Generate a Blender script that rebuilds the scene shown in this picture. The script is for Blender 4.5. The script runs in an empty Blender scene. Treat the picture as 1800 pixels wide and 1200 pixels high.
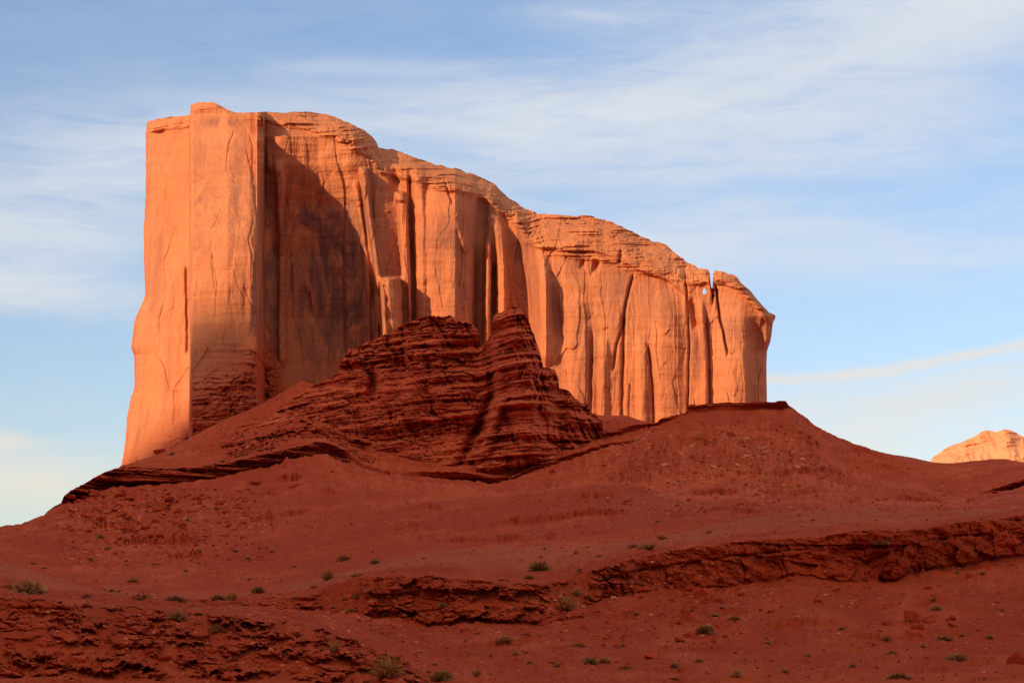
import bpy, math, random
import numpy as np
from mathutils import Vector

# ------------------------------------------------------------ camera, sky, sun
SC = bpy.context.scene
F = 3600.0                      # focal length in pixels of an 1800 px wide picture
CZ = 1.7                        # eye height
PITCH = math.atan((1150 - 600) / F)
cam_d = bpy.data.cameras.new("camera")
cam_d.sensor_width = 36.0
cam_d.lens = 72.0
cam_d.clip_start = 0.1
cam_d.clip_end = 60000
cam = bpy.data.objects.new("camera", cam_d)
SC.collection.objects.link(cam)
cam.location = (0, 0, CZ)
cam.rotation_euler = (math.pi / 2 + PITCH, 0, 0)
SC.camera = cam

ALPHA = math.radians(42)        # the sun stands behind the viewer's left shoulder
ELEV = math.radians(14)
SA, CA, TE = math.sin(ALPHA), math.cos(ALPHA), math.tan(ELEV)
sun_d = bpy.data.lights.new("sun", 'SUN')
sun_d.energy = 4.8
sun_d.angle = math.radians(1.2)
sun_d.color = (1.0, 0.70, 0.43)
sun = bpy.data.objects.new("sun", sun_d)
SC.collection.objects.link(sun)
sun.rotation_euler = Vector((SA * math.cos(ELEV), CA * math.cos(ELEV), -math.sin(ELEV))).to_track_quat('-Z', 'Y').to_euler()

world = bpy.data.worlds.new("World")
SC.world = world
world.use_nodes = True
WN, WL = world.node_tree.nodes, world.node_tree.links
WN.clear()


def build_sky():
    def nd(t, **kw):
        n = WN.new(t)
        for k, v in kw.items():
            setattr(n, k, v)
        return n

    def math_(op, a, b=None, c=None):
        n = nd('ShaderNodeMath', operation=op)
        for i, v in enumerate((a, b, c)):
            if v is None:
                continue
            if isinstance(v, (int, float)):
                n.inputs[i].default_value = v
            else:
                WL.new(v, n.inputs[i])
        return n.outputs[0]

    def noise(vec, scale, detail, rough, dist=0.0, offs=(0, 0, 0), sc=(1, 1, 1), rot=(0, 0, 0)):
        m = nd('ShaderNodeMapping')
        m.inputs['Location'].default_value = offs
        m.inputs['Scale'].default_value = sc
        m.inputs['Rotation'].default_value = rot
        WL.new(vec, m.inputs['Vector'])
        n = nd('ShaderNodeTexNoise')
        n.inputs['Scale'].default_value = scale
        n.inputs['Detail'].default_value = detail
        n.inputs['Roughness'].default_value = rough
        n.inputs['Distortion'].default_value = dist
        WL.new(m.outputs[0], n.inputs['Vector'])
        return n.outputs['Fac']

    def ramp(v, a, b):
        n = nd('ShaderNodeMapRange', interpolation_type='SMOOTHSTEP')
        n.inputs['From Min'].default_value = a
        n.inputs['From Max'].default_value = b
        WL.new(v, n.inputs['Value'])
        return n.outputs[0]

    out = nd('ShaderNodeOutputWorld')
    bg = nd('ShaderNodeBackground')
    bg.inputs['Strength'].default_value = 0.15
    sky = nd('ShaderNodeTexSky')
    sky.sky_type = 'NISHITA'
    sky.sun_disc = False
    sky.sun_elevation = ELEV
    sky.sun_rotation = math.radians(180) + ALPHA
    sky.air_density = 1.0
    sky.dust_density = 0.6
    sky.ozone_density = 1.6
    tc = nd('ShaderNodeTexCoord')
    d = tc.outputs['Generated']
    sep = nd('ShaderNodeSeparateXYZ')
    WL.new(d, sep.inputs[0])
    x, y, z = sep.outputs
    # cirrus laid out on a far dome: azimuth and elevation of the direction looked in
    az = math_('ARCTAN2', x, y)
    el = math_('ARCSINE', z)
    comb = nd('ShaderNodeCombineXYZ')
    WL.new(az, comb.inputs[0])
    WL.new(el, comb.inputs[1])
    v = comb.outputs[0]
    n1 = noise(v, 1.0, 8, 0.56, 0.5, offs=(1.35, 3.1, 0.4), sc=(7.0, 26.0, 1), rot=(0, 0, math.radians(-9)))
    n2 = noise(v, 1.0, 9, 0.62, 0.8, offs=(5.2, 0.4, 2.4), sc=(20.0, 110.0, 1), rot=(0, 0, math.radians(-13)))
    n3 = noise(v, 1.0, 3, 0.5, 0.0, offs=(2.2, 7.4, 1.4), sc=(9.0, 9.0, 1))
    warp = math_('MULTIPLY', math_('SUBTRACT', n3, 0.5), 60.0)
    U = math_('MULTIPLY_ADD', az, F, 900.0)
    V = math_('ADD', math_('MULTIPLY_ADD', el, -F, 1150.0), warp)
    tot = None
    for v0, slope, sv, uc, su, amp in CLOUDS:
        c = math_('MULTIPLY_ADD', U, slope / 1000.0, v0 - 0.9 * slope)
        e1 = math_('POWER', math_('DIVIDE', math_('SUBTRACT', V, c), float(sv)), 2.0)
        e2 = math_('POWER', math_('DIVIDE', math_('SUBTRACT', U, float(uc)), float(su)), 2.0)
        g = math_('MULTIPLY', math_('POWER', 2.71828, math_('MULTIPLY', math_('ADD', e1, e2), -1.0)), amp)
        tot = g if tot is None else math_('ADD', tot, g)
    s = math_('ADD', math_('MULTIPLY', n1, 0.62), math_('MULTIPLY', n2, 0.38))
    cloud = math_('MULTIPLY', math_('ADD', tot, 0.09), math_('MULTIPLY_ADD', ramp(s, 0.30, 0.72), 1.0, 0.22))
    cloud = math_('SUBTRACT', 1.0, math_('POWER', 2.71828, math_('MULTIPLY', cloud, -1.9)))
    # warm cloud added overhead, above the view, to brighten the shaded land
    overhead_fill = math_('MULTIPLY', ramp(el, 0.36, 0.62), ramp(s, 0.10, 0.60))
    cloud = math_('MAXIMUM', cloud, math_('MULTIPLY', overhead_fill, 0.72))
    cloud = math_('MINIMUM', cloud, 0.93)
    # colour of the cloud: paler and creamier low down
    cmix = nd('ShaderNodeMix', data_type='RGBA')
    cmix.inputs['A'].default_value = (5.9, 5.25, 4.3, 1)
    cmix.inputs['B'].default_value = (5.0, 5.2, 5.5, 1)
    WL.new(ramp(el, 0.05, 0.20), cmix.inputs['Factor'])
    cm2 = nd('ShaderNodeMix', data_type='RGBA')
    cm2.inputs['B'].default_value = (5.9, 4.5, 3.3, 1)  # warm colour of the cloud added overhead as fill light
    WL.new(cmix.outputs['Result'], cm2.inputs['A'])
    WL.new(ramp(el, 0.36, 0.7), cm2.inputs['Factor'])
    cmix = cm2
    sk = nd('ShaderNodeMix', data_type='RGBA', blend_type='MULTIPLY')
    sk.inputs['Factor'].default_value = 1.0
    sk.inputs['B'].default_value = SKY_TINT
    WL.new(sky.outputs[0], sk.inputs['A'])
    mx = nd('ShaderNodeMix', data_type='RGBA')
    WL.new(cloud, mx.inputs['Factor'])
    WL.new(sk.outputs['Result'], mx.inputs['A'])
    WL.new(cmix.outputs['Result'], mx.inputs['B'])
    WL.new(mx.outputs['Result'], bg.inputs['Color'])
    WL.new(bg.outputs[0], out.inputs[0])


SKY_TINT = (0.96, 0.98, 1.14, 1)
# height of the band at mid picture, slope, half width, centre and half length (in pixels of the view), density
CLOUDS = [(205, -170, 90, 1500, 560, 1.0), (225, -15, 60, 850, 620, 0.62), (345, -60, 105, 60, 280, 0.85), (300, 0, 60, 260, 200, 0.5),
          (600, 80, 34, 60, 210, 0.75), (330, -40, 110, 1350, 520, 0.62), (707, -82, 8, 1620, 380, 1.5), (745, -60, 40, 1650, 330, 0.70),
          (790, 0, 16, 0, 110, 0.8), (850, 0, 40, 40, 200, 0.75), (35, -20, 22, 1080, 190, 0.45), (450, -30, 55, 1150, 260, 0.50),
          (120, -30, 14, 640, 190, 0.25), (460, 0, 50, 1700, 300, 0.30), (810, -40, 50, 1500, 400, 0.6), (60, -60, 60, 1750, 300, 0.45)]
build_sky()
SC.view_settings.view_transform = 'Standard'
SC.view_settings.look = 'None'
SC.view_settings.exposure = 0.0
SC.view_settings.gamma = 1.0
SC.render.engine = 'CYCLES'
SC.cycles.max_bounces = 5
SC.cycles.diffuse_bounces = 3

# ------------------------------------------------------------ maths helpers
CP, SP = math.cos(PITCH), math.sin(PITCH)
rng = np.random.RandomState(7)
random.seed(7)


def world_pt(px, py, Y):
    """the point at depth Y that lies in direction (px, py)"""
    u = (px - 900.0) / F
    v = (600.0 - py) / F
    k = Y / (CP - v * SP)
    return u * k, Y + 0 * px, CZ + k * (SP + v * CP)


PERM = rng.permutation(256)
PERM = np.concatenate([PERM, PERM, PERM]).astype(np.int32)
GRAD = rng.normal(size=(256, 3)).astype(np.float32)
GRAD /= np.linalg.norm(GRAD, axis=1)[:, None]


def perlin(x, y, z):
    x, y, z = np.broadcast_arrays(np.asarray(x, np.float32), np.asarray(y, np.float32), np.asarray(z, np.float32))
    xi = np.floor(x).astype(np.int32); yi = np.floor(y).astype(np.int32); zi = np.floor(z).astype(np.int32)
    xf = x - xi; yf = y - yi; zf = z - zi
    xi &= 255; yi &= 255; zi &= 255
    u = xf * xf * xf * (xf * (xf * 6 - 15) + 10)
    v = yf * yf * yf * (yf * (yf * 6 - 15) + 10)
    w = zf * zf * zf * (zf * (zf * 6 - 15) + 10)
    r = 0
    for dx in (0, 1):
        a = PERM[xi + dx]
        wx = u if dx else 1 - u
        for dy in (0, 1):
            b = PERM[a + yi + dy]
            wy = v if dy else 1 - v
            for dz in (0, 1):
                g = GRAD[PERM[b + zi + dz]]
                wz = w if dz else 1 - w
                r = r + wx * wy * wz * (g[..., 0] * (xf - dx) + g[..., 1] * (yf - dy) + g[..., 2] * (zf - dz))
    return r * 1.5


def fbm(x, y, z, octs=5, gain=0.5, lac=2.03, ridged=False):
    a, s, r = 1.0, 0.0, 0
    for i in range(octs):
        n = perlin(x + 17.3 * i, y - 9.1 * i, z + 4.7 * i)
        if ridged:
            n = 1 - 2 * np.abs(n) * 1.4
        r = r + a * n
        s += a
        a *= gain
        x, y, z = x * lac, y * lac, z * lac
    return r / s


def hash2(i, j, k=0):
    i = i.astype(np.int64); j = np.asarray(j).astype(np.int64)
    h = (i * 73856093) ^ (j * 19349663) ^ (k * 83492791)
    h = (h ^ (h >> 13)) * 1274126177
    return ((h ^ (h >> 16)) & 0xffff) / 65535.0


def sstep(x, a, b):
    t = np.clip((x - a) / (b - a), 0, 1)
    return t * t * (3 - 2 * t)


def window(x, a, b, soft):
    return sstep(x, a - soft, a + soft) * (1 - sstep(x, b - soft, b + soft))


def blocks(hor, ver, w, h, seed=0, groove=0.10):
    """jointed beds: every block of every bed gets its own offset (0..1), dark joints between"""
    vv = ver / h + 0.35 * perlin(ver / h * 0.7, seed + 3.3, 0.5)
    li = np.floor(vv)
    lf = vv - li
    wid = w * (0.6 + 1.0 * hash2(li, li * 0 + 11, seed))
    hh = hor / wid + 13.7 * hash2(li, li * 0 + 5, seed) + 0.12 * perlin(hor / w, ver / h, seed + 0.5)
    ci = np.floor(hh)
    cf = hh - ci
    off = 0.6 * hash2(li, ci, seed + 1) + 0.4 * hash2(li, li * 0 + 2, seed + 2)
    e1 = np.minimum(lf, 1 - lf) / (groove * 1.2)
    e2 = np.minimum(cf, 1 - cf) / (groove * 0.7)
    g = 1 - np.clip(np.minimum(e1, e2 + 0.0), 0, 1)
    return off, g


def worley(u, v, seed=0, tilt=0.0):
    """irregular cells: random value of the cell (tilted across it) and distance to its border"""
    ui, vi = np.floor(u), np.floor(v)
    f1 = np.full(u.shape, 9.0); f2 = f1.copy(); val = np.zeros(u.shape)
    for dx in (-1, 0, 1):
        for dy in (-1, 0, 1):
            ci, cj = ui + dx, vi + dy
            cx = ci + hash2(ci, cj, seed); cy = cj + hash2(ci, cj, seed + 50)
            d = np.hypot(u - cx, v - cy)
            r = hash2(ci, cj, seed + 90)
            if tilt:
                r = r + tilt * ((hash2(ci, cj, seed + 120) - 0.5) * (u - cx) + (hash2(ci, cj, seed + 140) - 0.5) * (v - cy))
            n = d < f1
            f2 = np.where(n, f1, np.minimum(f2, d))
            f1 = np.where(n, d, f1)
            val = np.where(n, r, val)
    return val, f2 - f1


def craggy(hor, ver, deep, w, h, seed):
    """broken beds: irregular blocks at two sizes, uneven hard layers, a few open joints (0 = back, about 1 = proud)"""
    wu = hor / w + 0.35 * fbm(hor / w * 1.5, ver / h * 1.5, seed + 0.3, 3)
    wv = ver / h + 0.45 * fbm(hor / w * 0.8, ver / h * 0.6, seed + 7.3, 3)
    a, e = worley(wu, wv, seed, 1.2)
    b, e2 = worley(wu * 2.7 + 5, wv * 2.3, seed + 3, 1.2)
    bed = 0.5 + 0.5 * np.tanh(4 * fbm(hor / w * 0.10 + seed, deep / w * 0.1, wv * 1.3, 3, 0.6))
    op = np.clip(fbm(hor / w * 0.5, ver / h * 0.5, seed + 11.3, 2) * 2.5 + 0.35, 0, 1)
    crack = np.clip(1 - e / 0.13, 0, 1) * op
    crack2 = np.clip(1 - e2 / 0.16, 0, 1) * op * 0.35
    rough = fbm(hor / w * 3, deep / w * 3, ver / h * 2.5, 4, 0.6)
    return 0.45 * a + 0.22 * b + 0.55 * bed + 0.30 * rough - 0.65 * crack - crack2


def strata(x, y, z, th, seed=0.0, k=6.5):
    """hard and soft beds: 0..1 profile that changes sharply with height, slowly sideways"""
    n = fbm(x * 0.012 + seed, y * 0.012, z / th, 3, 0.6, 2.1)
    return 0.5 + 0.5 * np.tanh(n * k)


def interp(pts, x):
    p = sorted(pts)
    return np.interp(x, [a[0] for a in p], [a[1] for a in p])


def smooth1(a, n, axis):
    if n < 1:
        return a
    k = np.hanning(2 * n + 3)[1:-1]
    k /= k.sum()
    pad = [(0, 0)] * a.ndim
    pad[axis] = (n, n)
    ap = np.pad(a, pad, mode='edge')
    r = 0
    for i, w in enumerate(k):
        sl = [slice(None)] * a.ndim
        sl[axis] = slice(i, i + a.shape[axis])
        r = r + w * ap[tuple(sl)]
    return r


# ------------------------------------------------------------ object helpers
def raw_mesh(name, co, quads, mat, smooth=True, attrs=None, parent=None):
    me = bpy.data.meshes.new(name)
    nq, k = quads.shape
    me.vertices.add(len(co))
    me.vertices.foreach_set('co', np.ascontiguousarray(co, np.float32).ravel())
    me.loops.add(nq * k)
    me.loops.foreach_set('vertex_index', np.ascontiguousarray(quads, np.int32).ravel())
    me.polygons.add(nq)
    me.polygons.foreach_set('loop_start', np.arange(0, nq * k, k, dtype=np.int32))
    me.update(calc_edges=True)
    me.polygons.foreach_set('use_smooth', np.full(nq, smooth, dtype=bool))
    if attrs:
        for an, av in attrs.items():
            at = me.attributes.new(an, 'FLOAT', 'POINT')
            at.data.foreach_set('value', np.ascontiguousarray(av, np.float32).ravel())
    me.materials.append(mat)
    o = bpy.data.objects.new(name, me)
    SC.collection.objects.link(o)
    if parent:
        o.parent = parent
    return o


def grid_quads(nr, nc):
    i = np.arange(nr * nc).reshape(nr, nc)
    return np.stack([i[:-1, :-1], i[:-1, 1:], i[1:, 1:], i[1:, :-1]], -1)


def submesh(name, co, quads, mat, attrs=None, smooth=True):
    used = np.unique(quads)
    remap = np.zeros(len(co), np.int32)
    remap[used] = np.arange(len(used))
    return raw_mesh(name, co[used], remap[quads], mat, smooth, {k: v.ravel()[used] for k, v in (attrs or {}).items()})


def tag(o, label=None, cat=None, group=None, kind=None):
    if label: o['label'] = label
    if cat: o['category'] = cat
    if group: o['group'] = group
    if kind: o['kind'] = kind
    return o


# ------------------------------------------------------------ materials
class NT:
    def __init__(self, name):
        self.m = bpy.data.materials.new(name)
        self.m.use_nodes = True
        self.n = self.m.node_tree.nodes
        self.l = self.m.node_tree.links
        self.b = self.n['Principled BSDF']
        self.b.inputs['Roughness'].default_value = 0.95
        self.b.inputs['Specular IOR Level'].default_value = 0.12
        g = self.n.new('ShaderNodeNewGeometry')
        self.pos = g.outputs['Position']

    def noise(self, scale, detail=5, rough=0.55, sc=(1, 1, 1), dist=0.0, vec=None, loc=(0, 0, 0)):
        mp = self.n.new('ShaderNodeMapping')
        mp.inputs['Scale'].default_value = sc
        mp.inputs['Location'].default_value = loc
        self.l.new(vec or self.pos, mp.inputs['Vector'])
        t = self.n.new('ShaderNodeTexNoise')
        t.inputs['Scale'].default_value = scale
        t.inputs['Detail'].default_value = detail
        t.inputs['Roughness'].default_value = rough
        t.inputs['Distortion'].default_value = dist
        self.l.new(mp.outputs[0], t.inputs['Vector'])
        return t.outputs['Fac']

    def rng(self, v, a, b, lo=0.0, hi=1.0, smooth=True):
        n = self.n.new('ShaderNodeMapRange')
        n.interpolation_type = 'SMOOTHSTEP' if smooth else 'LINEAR'
        for k, x in (('From Min', a), ('From Max', b), ('To Min', lo), ('To Max', hi)):
            n.inputs[k].default_value = x
        self.l.new(v, n.inputs['Value'])
        return n.outputs[0]

    def mix(self, f, a, b, mode='MIX'):
        n = self.n.new('ShaderNodeMix')
        n.data_type = 'RGBA'
        n.blend_type = mode
        for k, v in (('Factor', f), ('A', a), ('B', b)):
            if isinstance(v, (int, float)):
                n.inputs[k].default_value = v
            elif isinstance(v, tuple):
                n.inputs[k].default_value = v + (1,)
            else:
                self.l.new(v, n.inputs[k])
        return n.outputs['Result']

    def math(self, op, a, b=0.0):
        n = self.n.new('ShaderNodeMath')
        n.operation = op
        for i, v in enumerate((a, b)):
            if isinstance(v, (int, float)):
                n.inputs[i].default_value = v
            else:
                self.l.new(v, n.inputs[i])
        return n.outputs[0]

    def attr(self, name):
        n = self.n.new('ShaderNodeAttribute')
        n.attribute_name = name
        return n.outputs['Fac']

    def done(self, col, height=None, dist=0.3, strength=0.6):
        self.l.new(col, self.b.inputs['Base Color'])
        if height is not None:
            b = self.n.new('ShaderNodeBump')
            b.inputs['Strength'].default_value = strength
            b.inputs['Distance'].default_value = dist
            self.l.new(height, b.inputs['Height'])
            self.l.new(b.outputs[0], self.b.inputs['Normal'])
        return self.m


def mat_butte():
    t = NT('orange_sandstone')
    big = t.noise(0.012, 4, 0.5, (1, 1, 0.6))
    col = t.mix(t.rng(big, 0.35, 0.65), (0.60, 0.200, 0.080), (0.68, 0.250, 0.104))
    band = t.noise(0.05, 6, 0.6, (0.25, 0.25, 1.3), 1.2)
    col = t.mix(t.rng(band, 0.45, 0.75, 0, 0.4), col, (0.74, 0.31, 0.14))
    streak = t.noise(0.11, 7, 0.62, (1, 1, 0.07), 0.3)
    col = t.mix(t.rng(streak, 0.48, 0.72, 0, 0.55), col, (0.40, 0.130, 0.068))
    thin = t.noise(0.5, 6, 0.6, (1, 1, 0.035), 0.2, loc=(3, 1, 7))
    col = t.mix(t.rng(thin, 0.56, 0.70, 0, 0.35), col, (0.33, 0.105, 0.055))
    pale = t.noise(0.06, 6, 0.6, (1, 1, 0.12), 0.5, loc=(41, 7, 3))
    col = t.mix(t.rng(pale, 0.60, 0.78, 0, 0.3), col, (0.76, 0.35, 0.17))
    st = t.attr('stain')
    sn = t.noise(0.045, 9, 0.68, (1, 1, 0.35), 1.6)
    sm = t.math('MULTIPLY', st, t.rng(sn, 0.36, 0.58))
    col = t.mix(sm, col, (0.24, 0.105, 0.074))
    foot = t.attr('foot')
    fn = t.noise(0.5, 5, 0.6, (0.2, 0.2, 1.3))
    fc = t.mix(t.rng(fn, 0.35, 0.65), (0.56, 0.105, 0.040), (0.42, 0.065, 0.024))
    col = t.mix(foot, col, fc)
    h = t.math('ADD', t.noise(0.35, 8, 0.62, (1, 1, 0.35)), t.math('MULTIPLY', t.noise(0.9, 4, 0.6, (0.15, 0.15, 1)), 0.5))
    return t.done(col, h, 2.0, 0.55)


def mat_soil():
    t = NT('red_desert_soil')
    big = t.noise(0.02, 5, 0.55)
    col = t.mix(t.rng(big, 0.35, 0.65), (0.52, 0.069, 0.0155), (0.60, 0.089, 0.021))
    sp = t.noise(0.25, 7, 0.65, (1, 1, 2))
    col = t.mix(t.rng(sp, 0.42, 0.70, 0, 0.75), col, (0.38, 0.040, 0.013))
    dusty = t.noise(0.06, 6, 0.6, (1, 1, 3), 0.5, loc=(9, 4, 1))
    col = t.mix(t.rng(dusty, 0.55, 0.75, 0, 0.35), col, (0.58, 0.120, 0.042))
    bed = t.noise(0.16, 4, 0.6, (0.12, 0.12, 1.6), 0.4)
    col = t.mix(t.rng(bed, 0.50, 0.66, 0, 0.35), col, (0.36, 0.042, 0.014))
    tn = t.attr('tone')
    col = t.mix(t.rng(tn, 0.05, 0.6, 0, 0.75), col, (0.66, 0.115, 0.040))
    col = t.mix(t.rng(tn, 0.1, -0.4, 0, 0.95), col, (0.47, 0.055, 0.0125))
    dt = t.attr('dust')
    col = t.mix(t.math('MULTIPLY', dt, 0.7), col, (0.52, 0.125, 0.056))
    fine = t.noise(2.2, 9, 0.78)
    col = t.mix(t.rng(fine, 0.50, 0.75, 0, 0.55), col, (0.27, 0.032, 0.012))
    fl = t.noise(1.4, 9, 0.8, loc=(5, 5, 5))
    col = t.mix(t.rng(fl, 0.58, 0.76, 0, 0.6), col, (0.72, 0.17, 0.085))
    rk = t.attr('rock')
    rn = t.noise(0.6, 6, 0.65, (0.25, 0.25, 1.2))
    rc = t.mix(t.rng(rn, 0.35, 0.65), (0.60, 0.074, 0.020), (0.48, 0.052, 0.014))
    col = t.mix(rk, col, rc)
    h = t.math('ADD', t.noise(0.8, 9, 0.68), t.math('MULTIPLY', t.noise(6.0, 5, 0.6), 0.2))
    return t.done(col, h, 0.8, 0.8)


def mat_layered():
    t = NT('layered_red_rock')
    big = t.noise(0.03, 5, 0.55)
    col = t.mix(t.rng(big, 0.35, 0.65), (0.64, 0.100, 0.033), (0.72, 0.126, 0.044))
    bed = t.noise(0.35, 5, 0.6, (0.08, 0.08, 1.2), 0.2)
    col = t.mix(t.rng(bed, 0.42, 0.65, 0, 0.45), col, (0.44, 0.064, 0.023))
    pale = t.noise(0.22, 6, 0.6, (0.35, 0.35, 2.2), 0.2, loc=(3, 8, 1))
    col = t.mix(t.rng(pale, 0.69, 0.76, 0, 0.5), col, (0.66, 0.27, 0.17))
    h = t.math('ADD', t.noise(0.7, 8, 0.65, (1, 1, 1.5)), t.math('MULTIPLY', t.noise(1.0, 4, 0.6, (0.1, 0.1, 1)), 0.8))
    return t.done(col, h, 0.8, 0.7)


def mat_plain(name, c1, c2, scale, rough=0.95):
    t = NT(name)
    oi = t.n.new('ShaderNodeObjectInfo')
    col = t.mix(t.rng(t.noise(scale, 5, 0.6), 0.35, 0.65), c1, c2)
    hsv = t.n.new('ShaderNodeHueSaturation')
    t.l.new(t.rng(oi.outputs['Random'], 0, 1, 0.75, 1.2, False), hsv.inputs['Value'])
    t.l.new(col, hsv.inputs['Color'])
    return t.done(hsv.outputs[0], t.noise(scale * 3, 5, 0.6), 0.1, 0.5)


M_BUTTE = mat_butte()
M_SOIL = mat_soil()
M_LAYER = mat_layered()
M_BOULDER = mat_plain('red_boulder', (0.54, 0.072, 0.024), (0.40, 0.048, 0.017), 1.5)
M_PALE = mat_plain('pale_boulder', (0.74, 0.27, 0.13), (0.62, 0.19, 0.085), 1.0)


def mat_chip():
    t = NT('stone_chips')
    v = t.attr('tone')
    col = t.mix(t.rng(v, 0.0, 0.55), (0.22, 0.030, 0.012), (0.56, 0.080, 0.028))
    col = t.mix(t.rng(v, 0.72, 1.0), col, (0.76, 0.26, 0.12))
    return t.done(col)




def mat_far():
    t = NT('hazed_orange_sandstone')
    col = t.mix(t.rng(t.noise(0.02, 5, 0.6, (0.3, 0.3, 1.5)), 0.35, 0.65), (0.70, 0.30, 0.14), (0.74, 0.35, 0.175))  # paler than the near butte: distance haze put into the base colour
    return t.done(col, t.noise(0.1, 6, 0.6), 3.0, 0.3)


M_FAR = mat_far()
M_CHIP = mat_chip()
M_SAGE = mat_plain('sage_leaves', (0.40, 0.20, 0.072), (0.52, 0.28, 0.10), 6)
M_DRY = mat_plain('dry_straw', (0.62, 0.30, 0.10), (0.46, 0.19, 0.065), 6)
M_DARK = mat_plain('dark_brush', (0.33, 0.11, 0.038), (0.44, 0.15, 0.05), 6)
M_STEM = mat_plain('woody_stem', (0.16, 0.08, 0.05), (0.11, 0.06, 0.04), 6)
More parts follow.
